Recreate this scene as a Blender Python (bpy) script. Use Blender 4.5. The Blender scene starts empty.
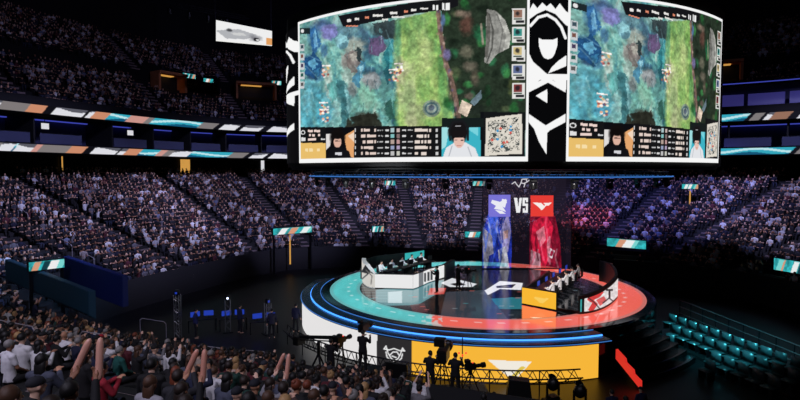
import bpy, bmesh, math, random
import numpy as np
from mathutils import Vector, Matrix

random.seed(11)
RNG = np.random.default_rng(11)
SC = bpy.context.scene
COL = SC.collection
pi = math.pi
R = math.radians

# ------------------------------------------------------------------ camera
CAMZ, PITCH, F = 9.9, R(2.94), 545.0
cd = bpy.data.cameras.new('camera')
cam = bpy.data.objects.new('camera', cd)
COL.objects.link(cam)
cam.location = (0, 0, CAMZ)
cam.rotation_euler = (pi / 2 - PITCH, 0, 0)
cd.sensor_width = 36
cd.lens = F / 800 * 36
cd.clip_start, cd.clip_end = 0.1, 400
SC.camera = cam


def proj(P):
    """world points (n,3) -> picture coordinates of the reference viewpoint (used to measure where things go)"""
    P = np.asarray(P, float)
    dz = P[..., 2] - CAMZ
    f = P[..., 1] * math.cos(PITCH) - dz * math.sin(PITCH)
    up = dz * math.cos(PITCH) + P[..., 1] * math.sin(PITCH)
    f = np.where(np.abs(f) < 1e-3, 1e-3, f)
    return 400 + F * P[..., 0] / f, 200 - F * up / f, f


def ray(px, py):
    a, b = (px - 400) / F, (200 - py) / F
    return Vector((a, math.cos(PITCH) + b * math.sin(PITCH), b * math.cos(PITCH) - math.sin(PITCH)))


def at(px, py, d):
    """point seen at (px,py) at depth d"""
    r = ray(px, py)
    return Vector((0, 0, CAMZ)) + r * d


def at_z(px, py, z):
    r = ray(px, py)
    return Vector((0, 0, CAMZ)) + r * ((z - CAMZ) / r.z)


# ------------------------------------------------------------------ bowl plan
TH = R(22)
CU, CV, BA, BB, BN = -10.0, 35.0, 40.0, 34.0, 3.7


def uv2xy(u, v):
    return u * math.cos(TH) + v * math.sin(TH), -u * math.sin(TH) + v * math.cos(TH)


def xy2uv(x, y):
    return x * math.cos(TH) - y * math.sin(TH), x * math.sin(TH) + y * math.cos(TH)


def bowl(t, phi):
    c, s = math.cos(phi), math.sin(phi)
    r = (abs(c / (BA + t)) ** BN + abs(s / (BB + t)) ** BN) ** (-1 / BN)
    return uv2xy(CU + r * c, CV + r * s)


def t_of(x, y):
    u, v = xy2uv(x, y)
    u -= CU
    v -= CV
    lo, hi = -33.0, 60.0
    for _ in range(40):
        m = (lo + hi) / 2
        g = abs(u / (BA + m)) ** BN + abs(v / (BB + m)) ** BN
        if g > 1:
            lo = m
        else:
            hi = m
    return (lo + hi) / 2


ROW = 0.85


def zrow(t):
    return 7.62 - 0.35 * (1 - t)


T_ROWS = [5.05 - ROW * k for k in range(27)]          # seat rows of the lower bowl, back to front
T_FRONT = T_ROWS[-1] - ROW / 2


def stand_hit(px, py, h):
    r = ray(px, py)
    o = Vector((0, 0, CAMZ))
    d = 2.0
    while d < 70:
        p = o + r * d
        if p.z <= zrow(t_of(p.x, p.y)) + h:
            return p
        d += 0.05
    return o + r * 15


# ------------------------------------------------------------------ materials
def s2l(c):
    c = np.asarray(c, float) / 255.0
    return np.where(c <= 0.04045, c / 12.92, ((c + 0.055) / 1.055) ** 2.4)


def lin(c):
    return tuple(float(v) for v in s2l(c)) + (1.0,)


def mat(name, color=(128, 128, 128), rough=0.6, metal=0.0, noise=0.0, scale=8.0, emit=None, estr=1.0, objcol=False, attr=False, emit_attr=0.0, spec=0.5, coat=0.0):
    m = bpy.data.materials.new(name)
    m.use_nodes = True
    nt = m.node_tree
    b = nt.nodes['Principled BSDF']
    b.inputs['Base Color'].default_value = lin(color)
    b.inputs['Roughness'].default_value = rough
    b.inputs['Metallic'].default_value = metal
    b.inputs['Specular IOR Level'].default_value = spec
    if coat:
        b.inputs['Coat Weight'].default_value = coat
        b.inputs['Coat Roughness'].default_value = 0.08
    src = None
    if objcol:
        oi = nt.nodes.new('ShaderNodeObjectInfo')
        src = oi.outputs['Color']
    if attr:
        an = nt.nodes.new('ShaderNodeAttribute')
        an.attribute_name = 'col'
        src = an.outputs['Color']
    if noise:
        tc = nt.nodes.new('ShaderNodeTexCoord')
        nz = nt.nodes.new('ShaderNodeTexNoise')
        nz.inputs['Scale'].default_value = scale
        nz.inputs['Detail'].default_value = 5
        nt.links.new(tc.outputs['Object'], nz.inputs['Vector'])
        mr = nt.nodes.new('ShaderNodeMapRange')
        mr.inputs['To Min'].default_value = 1 - noise
        mr.inputs['To Max'].default_value = 1 + noise
        nt.links.new(nz.outputs['Fac'], mr.inputs['Value'])
        mx = nt.nodes.new('ShaderNodeMix')
        mx.data_type = 'RGBA'
        mx.blend_type = 'MULTIPLY'
        mx.inputs[0].default_value = 1.0
        if src:
            nt.links.new(src, mx.inputs[6])
        else:
            mx.inputs[6].default_value = lin(color)
        nt.links.new(mr.outputs[0], mx.inputs[7])
        src = mx.outputs[2]
    if src:
        nt.links.new(src, b.inputs['Base Color'])
    if emit is not None:
        b.inputs['Emission Color'].default_value = lin(emit)
        b.inputs['Emission Strength'].default_value = estr
    if emit_attr:
        an = nt.nodes.new('ShaderNodeAttribute')
        an.attribute_name = 'col'
        nt.links.new(an.outputs['Color'], b.inputs['Emission Color'])
        b.inputs['Emission Strength'].default_value = emit_attr
    return m


def mat_clear_led(name, strength):
    """see-through LED sheet: lit pixels glow, unlit ones let the hall show through"""
    m = bpy.data.materials.new(name)
    m.use_nodes = True
    nt = m.node_tree
    nt.nodes.clear()
    out = nt.nodes.new('ShaderNodeOutputMaterial')
    an = nt.nodes.new('ShaderNodeAttribute')
    an.attribute_name = 'col'
    em = nt.nodes.new('ShaderNodeEmission')
    em.inputs['Strength'].default_value = strength
    tr = nt.nodes.new('ShaderNodeBsdfTransparent')
    mx = nt.nodes.new('ShaderNodeMixShader')
    nt.links.new(an.outputs['Color'], em.inputs['Color'])
    nt.links.new(an.outputs['Alpha'], mx.inputs[0])
    nt.links.new(tr.outputs[0], mx.inputs[1])
    nt.links.new(em.outputs[0], mx.inputs[2])
    nt.links.new(mx.outputs[0], out.inputs['Surface'])
    return m


M = {}
M['concrete'] = mat('dark_concrete', (17, 17, 21), 0.85, noise=0.25, scale=0.6)
M['floor'] = mat('black_arena_floor', (10, 10, 13), 0.4, noise=0.3, scale=0.3)
M['wall'] = mat('dark_wall', (16, 16, 20), 0.8, noise=0.25, scale=0.4)
M['suite'] = mat('suite_back_wall', (44, 48, 84), 0.7, noise=0.35, scale=0.5)
M['suiteglass'] = mat('suite_balustrade', (70, 74, 104), 0.25, noise=0.2, scale=0.3)
M['step'] = mat('aisle_step', (122, 106, 108), 0.8, noise=0.3, scale=2)
M['black'] = mat('black_plastic', (12, 12, 14), 0.45, noise=0.2, scale=5)
M['matte'] = mat('matte_black_housing', (6, 6, 8), 0.7, noise=0.2, scale=2)
M['metal'] = mat('brushed_steel', (150, 150, 155), 0.35, 0.9, noise=0.15, scale=10)
M['darkmetal'] = mat('dark_steel', (40, 40, 46), 0.4, 0.8, noise=0.15, scale=10)
M['rail'] = mat('handrail_grey', (168, 160, 168), 0.5, 0.2, noise=0.1, scale=10)
M['screen'] = mat('led_screen', (2, 2, 2), 0.5, emit_attr=1.0, spec=0.1)
M['ribbon'] = mat('led_ribbon', (2, 2, 2), 0.5, emit_attr=0.95, spec=0.1)
M['ledfloor'] = mat('led_floor', (5, 6, 8), 0.12, emit_attr=1.0, spec=0.5)
M['clearled'] = mat_clear_led('clear_led_sheet', 1.0)
M['deck'] = mat('glossy_black_deck', (8, 9, 12), 0.1, noise=0.3, scale=2)
M['blueled'] = mat('blue_led_strip', (2, 4, 10), 0.4, emit=(70, 150, 255), estr=1.9)
M['bluethin'] = mat('thin_blue_led', (2, 4, 10), 0.4, emit=(60, 120, 200), estr=0.9)
M['rim'] = mat('glossy_blue_rim', (14, 26, 60), 0.22, noise=0.2, scale=1)
M['white'] = mat('white_panel', (225, 225, 225), 0.45, noise=0.05, scale=3)
M['skin'] = mat('skin', (200, 150, 125), 0.6, noise=0.08, scale=20, objcol=True)
M['cloth'] = mat('clothing', (90, 90, 100), 0.85, noise=0.2, scale=14, objcol=True)
M['hair'] = mat('hair', (30, 25, 22), 0.6, noise=0.3, scale=30, objcol=True)
M['crowd'] = mat('crowd_clothing', (90, 90, 90), 0.85, attr=True)
M['clapper'] = mat('inflatable_clapper', (214, 150, 130), 0.35, noise=0.1, scale=6, objcol=True)
M['seat'] = mat('black_seat', (62, 78, 82), 0.3, noise=0.2, scale=6)
M['coolstrip'] = mat('suite_glow_strip', (5, 5, 10), 0.5, emit=(70, 80, 200), estr=0.7)  # glow of the added suite strip and of the upper roof edge
M['suitepanel'] = mat('purple_lit_panel', (60, 60, 100), 0.5, noise=0.2, scale=0.4, emit=(70, 66, 150), estr=0.35)
M['warm'] = mat('warm_doorway_light', (20, 15, 5), 0.5, emit=(225, 165, 80), estr=0.8)
M['coolwhite'] = mat('white_doorway_light', (20, 20, 20), 0.5, emit=(225, 225, 230), estr=0.9)
M['orange'] = mat('orange_lit_tunnel', (205, 128, 82), 0.7, noise=0.3, scale=1.2)  # orange light of the tunnel mouths put into the wall colour
M['bluewall'] = mat('blue_lit_parapet', (16, 34, 100), 0.6, noise=0.2, scale=0.8)  # blue light on the concrete put into its base colour
M['tealwall'] = mat('teal_lit_parapet', (30, 70, 90), 0.6, noise=0.2, scale=0.8)  # same concrete, its bluish light put in as teal
M['red'] = mat('red_lit_panel', (60, 5, 5), 0.4, emit=(235, 52, 42), estr=0.8)
M['lens'] = mat('lens_glass', (10, 12, 20), 0.05, coat=1.0)
M['tally'] = mat('tally_light', (40, 4, 4), 0.4, emit=(255, 60, 40), estr=2.0)
M['teal_lit'] = mat('teal_monitor', (4, 10, 10), 0.4, emit=(60, 190, 190), estr=0.8)
M['bluemon'] = mat('blue_monitor', (4, 6, 10), 0.4, emit=(50, 84, 230), estr=0.45)
M['lamp'] = mat('lamp_lens', (30, 30, 30), 0.3, emit=(210, 225, 255), estr=2.5)


# ------------------------------------------------------------------ object helpers
def link(name, me, m=None, parent=None):
    o = bpy.data.objects.new(name, me)
    COL.objects.link(o)
    if m is not None and me is not None:
        me.materials.clear()
        me.materials.append(m)
    if parent is not None:
        o.parent = parent
    return o


def obj(name, bm, m, parent=None, smooth=False):
    me = bpy.data.meshes.new(name)
    bm.normal_update()
    bm.to_mesh(me)
    bm.free()
    if smooth:
        me.polygons.foreach_set('use_smooth', [True] * len(me.polygons))
    return link(name, me, m, parent)


def tag(o, label=None, cat=None, group=None, kind=None):
    if label:
        o['label'] = label
    if cat:
        o['category'] = cat
    if group:
        o['group'] = group
    if kind:
        o['kind'] = kind
    return o


def thing(name, label, cat, loc=(0, 0, 0), rz=0.0, group=None):
    o = bpy.data.objects.new(name, None)
    COL.objects.link(o)
    o.empty_display_size = 0.2
    o.location = loc
    o.rotation_euler = (0, 0, rz)
    return tag(o, label, cat, group)


def copy_tree(o, parent=None):
    c = o.copy()
    COL.objects.link(c)
    if parent is not None:
        c.parent = parent
    for ch in list(o.children):
        copy_tree(ch, c)
    return c


def struct(name, bm, m, smooth=False):
    return tag(obj(name, bm, m, None, smooth), kind='structure')


def box(bm, c, s, rz=0.0, mtx=None, bevel=0.0):
    b2 = bmesh.new()
    bmesh.ops.create_cube(b2, size=1.0)
    for v in b2.verts:
        v.co = Vector((v.co.x * s[0], v.co.y * s[1], v.co.z * s[2]))
    if bevel:
        bmesh.ops.bevel(b2, geom=b2.edges[:], offset=bevel, segments=2, affect='EDGES')
    T = Matrix.Translation(c) @ Matrix.Rotation(rz, 4, 'Z')
    if mtx is not None:
        T = mtx @ T
    b2.transform(T)
    me = bpy.data.meshes.new('tmp')
    b2.to_mesh(me)
    b2.free()
    bm.from_mesh(me)
    bpy.data.meshes.remove(me)
    return bm


def frame_of(p0, p1):
    d = (p1 - p0)
    L = d.length
    d = d.normalized() if L > 1e-9 else Vector((0, 0, 1))
    a = Vector((0, 0, 1)) if abs(d.z) < 0.9 else Vector((1, 0, 0))
    x = d.cross(a).normalized()
    y = d.cross(x).normalized()
    return d, x, y, L


def tube(bm, p0, p1, r0, r1=None, seg=10, cap=True, flat=1.0):
    """tapered limb with rounded ends"""
    p0, p1 = Vector(p0), Vector(p1)
    r1 = r0 if r1 is None else r1
    d, x, y, L = frame_of(p0, p1)
    prof = []
    if cap:
        for k in range(1, 4):
            a = k / 3 * pi / 2
            prof.append((-math.cos(a) * r0, math.sin(a) * r0))
    else:
        prof.append((0, r0))
    if cap:
        for k in range(0, 3):
            a = k / 3 * pi / 2
            prof.append((L + math.sin(a) * r1, math.cos(a) * r1))
    else:
        prof.append((L, r1))
    rings = []
    for s, r in prof:
        rings.append([bm.verts.new(p0 + d * s + x * (math.cos(2 * pi * k / seg) * r) + y * (math.sin(2 * pi * k / seg) * r * flat)) for k in range(seg)])
    for a, b in zip(rings, rings[1:]):
        for k in range(seg):
            bm.faces.new((a[k], a[(k + 1) % seg], b[(k + 1) % seg], b[k]))
    if cap:
        v0 = bm.verts.new(p0 - d * r0)
        v1 = bm.verts.new(p1 + d * r1)
        for k in range(seg):
            bm.faces.new((rings[0][(k + 1) % seg], rings[0][k], v0))
            bm.faces.new((rings[-1][k], rings[-1][(k + 1) % seg], v1))
    else:
        bm.faces.new(rings[0][::-1])
        bm.faces.new(rings[-1])
    return bm


def path_tube(bm, pts, r, seg=8):
    for a, b in zip(pts, pts[1:]):
        tube(bm, a, b, r, r, seg)
    return bm


def ellipsoid(bm, c, s, mtx=None, seg=16, rings=12):
    T = Matrix.Translation(c) @ (mtx if mtx is not None else Matrix.Identity(4)) @ Matrix.Diagonal((s[0], s[1], s[2], 1))
    bmesh.ops.create_uvsphere(bm, u_segments=seg, v_segments=rings, radius=1.0, matrix=T)
    return bm


def loft(bm, rings, seg=18):
    """rings: (centre, rx, ry)"""
    L = []
    for c, rx, ry in rings:
        c = Vector(c)
        L.append([bm.verts.new(c + Vector((math.cos(2 * pi * k / seg) * rx, math.sin(2 * pi * k / seg) * ry, 0))) for k in range(seg)])
    for a, b in zip(L, L[1:]):
        for k in range(seg):
            bm.faces.new((a[k], a[(k + 1) % seg], b[(k + 1) % seg], b[k]))
    bm.faces.new(L[0][::-1])
    bm.faces.new(L[-1])
    return bm


def lathe(bm, prof, seg=20, mtx=None):
    mtx = mtx if mtx is not None else Matrix.Identity(4)
    L = []
    for r, z in prof:
        L.append([bm.verts.new(mtx @ Vector((math.cos(2 * pi * k / seg) * r, math.sin(2 * pi * k / seg) * r, z))) for k in range(seg)])
    for a, b in zip(L, L[1:]):
        for k in range(seg):
            bm.faces.new((a[k], a[(k + 1) % seg], b[(k + 1) % seg], b[k]))
    bm.faces.new(L[0][::-1])
    bm.faces.new(L[-1])
    return bm


def slab_path(bm, pts, z0, z1, th, closed=False, zt=None):
    """a wall that follows plan points; th thickness to the left of travel"""
    n = len(pts)
    P = [Vector((p[0], p[1], 0)) for p in pts]
    N = []
    for i in range(n):
        a = P[i - 1] if (i > 0 or closed) else P[i]
        b = P[(i + 1) % n] if (i < n - 1 or closed) else P[i]
        d = (b - a).normalized()
        N.append(Vector((-d.y, d.x, 0)))
    rows = []
    for i in range(n):
        top = z1 if zt is None else zt[i]
        q = P[i] + N[i] * th
        rows.append([bm.verts.new((P[i].x, P[i].y, z0)), bm.verts.new((P[i].x, P[i].y, top)),
                     bm.verts.new((q.x, q.y, top)), bm.verts.new((q.x, q.y, z0))])
    m = n if closed else n - 1
    for i in range(m):
        a, b = rows[i], rows[(i + 1) % n]
        for k in range(4):
            bm.faces.new((a[k], b[k], b[(k + 1) % 4], a[(k + 1) % 4]))
    if not closed:
        bm.faces.new(rows[0])
        bm.faces.new(rows[-1][::-1])
    return bm


def mesh_np(name, V, Fc, m, parent=None, col=None, smooth=False):
    """V (n,3); Fc (f,k) with k = 3 or 4; col (n,3) display colours 0..255 or (n,4)"""
    me = bpy.data.meshes.new(name)
    V = np.asarray(V, np.float32)
    Fc = np.asarray(Fc, np.int32)
    k = Fc.shape[1]
    me.vertices.add(len(V))
    me.vertices.foreach_set('co', V.ravel())
    me.loops.add(Fc.size)
    me.loops.foreach_set('vertex_index', Fc.ravel())
    me.polygons.add(len(Fc))
    me.polygons.foreach_set('loop_start', np.arange(0, Fc.size, k, dtype=np.int32))
    me.polygons.foreach_set('loop_total', np.full(len(Fc), k, np.int32))
    if smooth:
        me.polygons.foreach_set('use_smooth', np.ones(len(Fc), bool))
    me.update(calc_edges=True)
    if col is not None:
        a = me.color_attributes.new('col', 'FLOAT_COLOR', 'POINT')
        C = np.ones((len(V), 4), np.float32)
        C[:, :3] = s2l(np.clip(col[:, :3], 0, 255))
        if col.shape[1] > 3:
            C[:, 3] = col[:, 3]
        a.data.foreach_set('color', C.ravel())
    return link(name, me, m, parent)


def grid_faces(nu, nv):
    i = np.arange(nu - 1)[:, None] * nv + np.arange(nv - 1)[None, :]
    return np.stack([i, i + nv, i + nv + 1, i + 1], -1).reshape(-1, 4)


def sweep(prof, phis):
    """prof: (t,z) pairs swept around the bowl"""
    V = np.array([[(*bowl(t, p), z) for (t, z) in prof] for p in phis])
    return V.reshape(-1, 3), grid_faces(len(phis), len(prof))


# ------------------------------------------------------------------ painting of LED pictures
def hash2(ix, iy, seed):
    h = np.sin(ix * 127.1 + iy * 311.7 + seed * 74.7) * 43758.5453
    return h - np.floor(h)


def vnoise(x, y, seed=0):
    ix, iy = np.floor(x), np.floor(y)
    fx, fy = x - ix, y - iy
    fx, fy = fx * fx * (3 - 2 * fx), fy * fy * (3 - 2 * fy)
    a, b = hash2(ix, iy, seed), hash2(ix + 1, iy, seed)
    c, d = hash2(ix, iy + 1, seed), hash2(ix + 1, iy + 1, seed)
    return (a * (1 - fx) + b * fx) * (1 - fy) + (c * (1 - fx) + d * fx) * fy


def fbm(x, y, seed=0, o=4):
    s, w, t = 0, 0.5, 0
    for k in range(o):
        s = s + w * vnoise(x * 2 ** k, y * 2 ** k, seed + k)
        t += w
        w *= 0.55
    return s / t


class Paint:
    def __init__(s, X, Y, base):
        s.X, s.Y = np.asarray(X, float).ravel(), np.asarray(Y, float).ravel()
        s.c = np.tile(np.array(base, float), (len(s.X), 1))
        s.w = np.zeros_like(s.X)

    def mix(s, a, c):
        a = a[:, None]
        s.c = s.c * (1 - a) + np.array(c, float)[None, :] * a

    def rect(s, x0, y0, x1, y1, c, a=1.0):
        s.mix(((s.X >= x0) & (s.X < x1) & (s.Y >= y0) & (s.Y < y1)) * a, c)

    def inside(s, pts):
        ins = np.zeros(len(s.X), bool)
        n = len(pts)
        for i in range(n):
            x0, y0 = pts[i]
            x1, y1 = pts[(i + 1) % n]
            if y0 == y1:
                continue
            k = ((y0 > s.Y) != (y1 > s.Y)) & (s.X < (x1 - x0) * (s.Y - y0) / (y1 - y0) + x0)
            ins ^= k
        return ins

    def poly(s, pts, c, a=1.0):
        s.mix(s.inside(pts) * a, c)

    def blob(s, x, y, rx, ry, c, a=1.0, p=2.0, ang=0.0, wob=0.35, seed=0):
        dx, dy = s.X - x, s.Y - y
        ca, sa = math.cos(ang), math.sin(ang)
        u, v = (dx * ca + dy * sa) / rx, (-dx * sa + dy * ca) / ry
        d = np.sqrt(u * u + v * v)
        if wob:
            d = d + (fbm(s.X * 0.3, s.Y * 0.3, seed + 3) - 0.5) * 2 * wob
        s.mix(np.clip((1.15 - d) * p, 0, 1) * a, c)

    def disc(s, x, y, rx, ry, c, a=1.0):
        s.mix((((s.X - x) / rx) ** 2 + ((s.Y - y) / ry) ** 2 < 1) * a, c)

    def line(s, pts, w, c, a=1.0):
        d = np.full(len(s.X), 1e9)
        for (x0, y0), (x1, y1) in zip(pts, pts[1:]):
            L = (x1 - x0) ** 2 + (y1 - y0) ** 2 + 1e-9
            t = np.clip(((s.X - x0) * (x1 - x0) + (s.Y - y0) * (y1 - y0)) / L, 0, 1)
            d = np.minimum(d, np.hypot(s.X - x0 - t * (x1 - x0), s.Y - y0 - t * (y1 - y0)))
        s.mix(np.clip((w / 2 - d) * 2 + 0.5, 0, 1) * a, c)

    def texture(s, amt, sc, seed=0, mask=None):
        n = (fbm(s.X * sc, s.Y * sc, seed) - 0.5) * 2 * amt
        if mask is not None:
            n = n * mask
        s.c = s.c * (1 + n[:, None])

    def dashes(s, x0, x1, y, h, c, seed, fill=0.6, w=1.2):
        """a line of tiny unreadable writing"""
        on = (hash2(np.floor((s.X - x0) / w), np.zeros_like(s.X), seed) < fill) & (s.X > x0) & (s.X < x1) & (np.abs(s.Y - y) < h / 2)
        s.mix(on * 1.0, c)


# ================================================================== SETTING
PHIS = [R(a) for a in np.arange(-180, 181, 1.5)]
bm = bmesh.new()
box(bm, (0, 40, -0.1), (170, 190, 0.2))
struct('floor', bm, M['floor'])
bm = bmesh.new()
box(bm, (0, 40, 46), (170, 190, 0.4))
struct('ceiling', bm, M['matte'])
V, Fc = sweep([(26, 0), (26, 46)], PHIS)
tag(mesh_np('wall_outer', V, Fc, M['wall']), kind='structure')

# lower bowl: stepped terrace with a bench seat on every row
prof = [(T_FRONT, 0.0), (T_FRONT, zrow(T_ROWS[-1]) + 0.9), (T_FRONT + 0.12, zrow(T_ROWS[-1]) + 0.9), (T_FRONT + 0.12, zrow(T_ROWS[-1]))]
for t in reversed(T_ROWS):
    z = zrow(t)
    if t != T_ROWS[-1]:
        prof.append((t - ROW / 2, z))
    prof += [(t - 0.02, z), (t - 0.02, z + 0.40), (t + 0.40, z + 0.40)]
prof += [(T_ROWS[0] + 0.43, zrow(T_ROWS[0]) + 0.4), (T_ROWS[0] + 0.43, zrow(T_ROWS[0])), (9.2, zrow(T_ROWS[0]))]
V, Fc = sweep(prof, PHIS)
tag(mesh_np('floor_lower_terrace', V, Fc, M['concrete']), kind='structure')
V, Fc = sweep([(9.0, 5.0), (9.0, 11.7)], PHIS)
tag(mesh_np('wall_concourse', V, Fc, M['wall']), kind='structure')

PF = [R(a) for a in np.arange(20, 236, 1.5)]          # the part of the bowl that is in front of the camera
# suites between the two ribbons
V, Fc = sweep([(8, 11.65), (0.25, 11.65), (0.25, 12.5), (0.6, 12.55), (8, 12.55)], PF)
tag(mesh_np('floor_suites', V, Fc, M['wall']), kind='structure')
V, Fc = sweep([(5.0, 12.55), (5.0, 15.3)], PF)
tag(mesh_np('wall_suites', V, Fc, M['suite']), kind='structure')
V, Fc = sweep([(8, 15.25), (0.25, 15.25), (0.25, 16.1), (0.7, 16.2), (1.5, 16.2)], PF)
tag(mesh_np('ceiling_suites', V, Fc, M['wall']), kind='structure')
V, Fc = sweep([(4.6, 15.22), (4.9, 15.22), (4.9, 15.12), (4.6, 15.12), (4.6, 15.22)], PF)
tag(mesh_np('suite_fill_strip', V, Fc, M['coolstrip']), 'long dim blue added fill strip along the suite ceilings between the ribbon boards', 'light')  # unseen glowing strip added to light the suites

# upper bowl
UT = [1.6 + ROW * k for k in range(24)]


def zup(t):
    z = 16.3 + 0.60 * (t - 1.6)
    return z + (1.6 if t > 10.2 else 0)


prof = [(0.9, 16.2), (0.9, 17.0), (1.0, 17.0), (1.0, zup(UT[0]))]
for t in UT:
    z = zup(t)
    prof += [(t - ROW / 2, z), (t - 0.02, z), (t - 0.02, z + 0.4), (t + 0.4, z + 0.4)]
prof += [(UT[-1] + 0.43, zup(UT[-1])), (25, zup(UT[-1]))]
V, Fc = sweep(prof, PF)
tag(mesh_np('floor_upper_terrace', V, Fc, M['concrete']), kind='structure')

# arc-length tables of the bowl
FINE = np.linspace(R(-180), R(180), 7201)


def arc_seats(t, step):
    P = np.array([bowl(t, p) for p in FINE])
    L = np.concatenate([[0], np.cumsum(np.hypot(*(P[1:] - P[:-1]).T))])
    s = np.arange(0.3, L[-1] - step * .7, step)
    return np.interp(s, L, P[:, 0]), np.interp(s, L, P[:, 1]), np.interp(s, L, FINE)


# aisles: equal arc spacing along t = 0
ax, ay, aphi = arc_seats(0, 10.5)
AISLES = [p for p in aphi]


def aisle_dist(phi, t):
    """metres along the row to the nearest aisle"""
    x, y = bowl(t, phi)
    best = 9e9
    for a in AISLES:
        X, Y = bowl(t, a)
        best = min(best, math.hypot(x - X, y - Y))
    return best


def inward(t, phi):
    a, b = Vector(bowl(t, phi - 0.002)), Vector(bowl(t, phi + 0.002))
    d = (b - a).normalized()
    return Vector((-d.y, d.x))                              # towards the middle of the hall


DISPLAYS = []
CLEAR = []                                                 # (place, radius) kept free of spectators
VOMS = []                                                  # (phi, half width in m, t range) where no seats stand
n_tr = 0
for a in AISLES:
    x, y = bowl(-6, a)
    px, py, f = proj((x, y, 5))
    if f < 6 or px < -60 or px > 860:
        continue
    for rows, zf, hw in ((T_ROWS, zrow, 0.55), (UT, zup, 0.6)):
        bm = bmesh.new()
        for t in rows:
            for h in (0, 0.5):
                c = Vector(bowl(t - ROW / 2 + h * ROW + ROW / 4, a))
                nn = inward(t, a)
                rz = math.atan2(nn.y, nn.x)
                box(bm, (c.x, c.y, zf(t) + 0.03 + (0.15 if h else 0.0)), (ROW / 2, 2 * hw, 0.30), rz)
        n_tr += 1
        struct('trim_aisle_%d' % n_tr, bm, M['step'])


# ---------------------------------------------------------------- ribbon boards
KEY_UP = [(-60, 'w'), (0, 'g'), (28, 'o'), (45, 'k'), (54, 'w'), (85, 'k'), (88, 'w'), (93, 'o'), (108, 't'), (128, 's'), (146, 'g'), (152, 't'), (200, 'g'), (216, 'k'),
          (222, 'w'), (238, 'k'), (243, 'w'), (262, 'k'), (270, 'w'), (300, 't'), (380, 'w'), (430, 'o'), (470, 't'), (560, 'w'), (640, 'g'), (700, 't'), (747, 'k'), (752, 'g'), (762, 'k'), (766, 'w'), (772, 'b'), (790, 'k'), (800, 'w'), (830, 'o')]
KEY_LO = [(-60, 'g'), (0, 'w'), (14, 't'), (16, 'w'), (34, 's'), (40, 'g'), (69, 'o'), (85, 'k'), (93, 'w'), (118, 'k'), (120, 'w'), (126, 'o'), (140, 't'), (158, 's'), (165, 'g'), (172, 'w'), (190, 't'), (230, 'g'),
          (246, 'k'), (252, 'w'), (266, 'k'), (271, 'w'), (300, 't'), (380, 'w'), (430, 'o'), (470, 't'), (560, 'w'), (640, 'g'), (690, 't'), (792, 'k'), (798, 'g'), (815, 'w')]
CK = {'w': (225, 225, 232), 'g': (128, 122, 122), 'o': (205, 140, 108), 'k': (14, 14, 20), 't': (52, 170, 192), 's': (205, 150, 140), 'b': (150, 110, 90)}


def ribbon(name, z0, z1, keys, label):
    ph = np.linspace(R(22), R(232), 2600)
    zs = np.linspace(z0, z1, 13)
    P = np.array([bowl(0.0, p) for p in ph])
    V = np.zeros((len(ph), len(zs), 3))
    V[..., 0], V[..., 1], V[..., 2] = P[:, None, 0], P[:, None, 1], zs[None, :]
    px, py, f = proj(np.stack([P[:, 0], P[:, 1], np.full(len(P), z0)], -1))
    px = np.where(f < 8, -1000, px)
    frac = np.tile((zs - z0) / (z1 - z0), (len(ph), 1))
    X = px[:, None] + (frac - 0.5) * -7.0                     # slanted edges
    c = np.zeros((len(ph), len(zs), 3))
    c[:] = CK['t']
    for (x0, k), nxt in zip(keys, keys[1:] + [(2000, 'w')]):
        m = (X >= x0) & (X < nxt[0])
        c[m] = CK[k]
    sw = 0.5 + 0.28 * np.sin(px[:, None] / 13.0) + 0.1
    band = np.abs(frac - sw) < 0.16
    tealish = (c[..., 1] > 160) & (c[..., 0] < 80)
    c[band & tealish] = (190, 232, 238)
    low = (frac < 0.22 + 0.2 * np.sin(px[:, None] / 9.0)) & tealish
    c[low] = (16, 86, 120)
    wv = (c[..., 0] > 220) & (frac > 0.72 + 0.2 * np.sin(px[:, None] / 7.0))
    c[wv] = (90, 90, 100)
    fc = mesh_np(name, V.reshape(-1, 3), grid_faces(len(ph), len(zs)), M['ribbon'], None, c.reshape(-1, 3))
    tag(fc, label, 'ribbon board')
    V, Fc = sweep([(0.24, z0 - 0.05), (0.02, z0 - 0.05), (0.02, z1 + 0.05), (0.24, z1 + 0.05)], PF)
    mesh_np('ribbon_case', V, Fc, M['matte'], fc)
    return fc


ribbon('ribbon_board', 15.35, 16.1, KEY_UP, 'upper of two LED ribbon boards, between upper seats and suites')
ribbon('ribbon_board', 11.75, 12.45, KEY_LO, 'lower of two LED ribbon boards, below the suites above the lower crowd')


def phi_at_px(px, t, z):
    best, bp = 1e9, None
    for p in np.linspace(R(20), R(235), 1200):
        x, y = bowl(t, p)
        X, Y, f = proj((x, y, z))
        if f > 5 and abs(X - px) < best:
            best, bp = abs(X - px), p
    return bp


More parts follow.
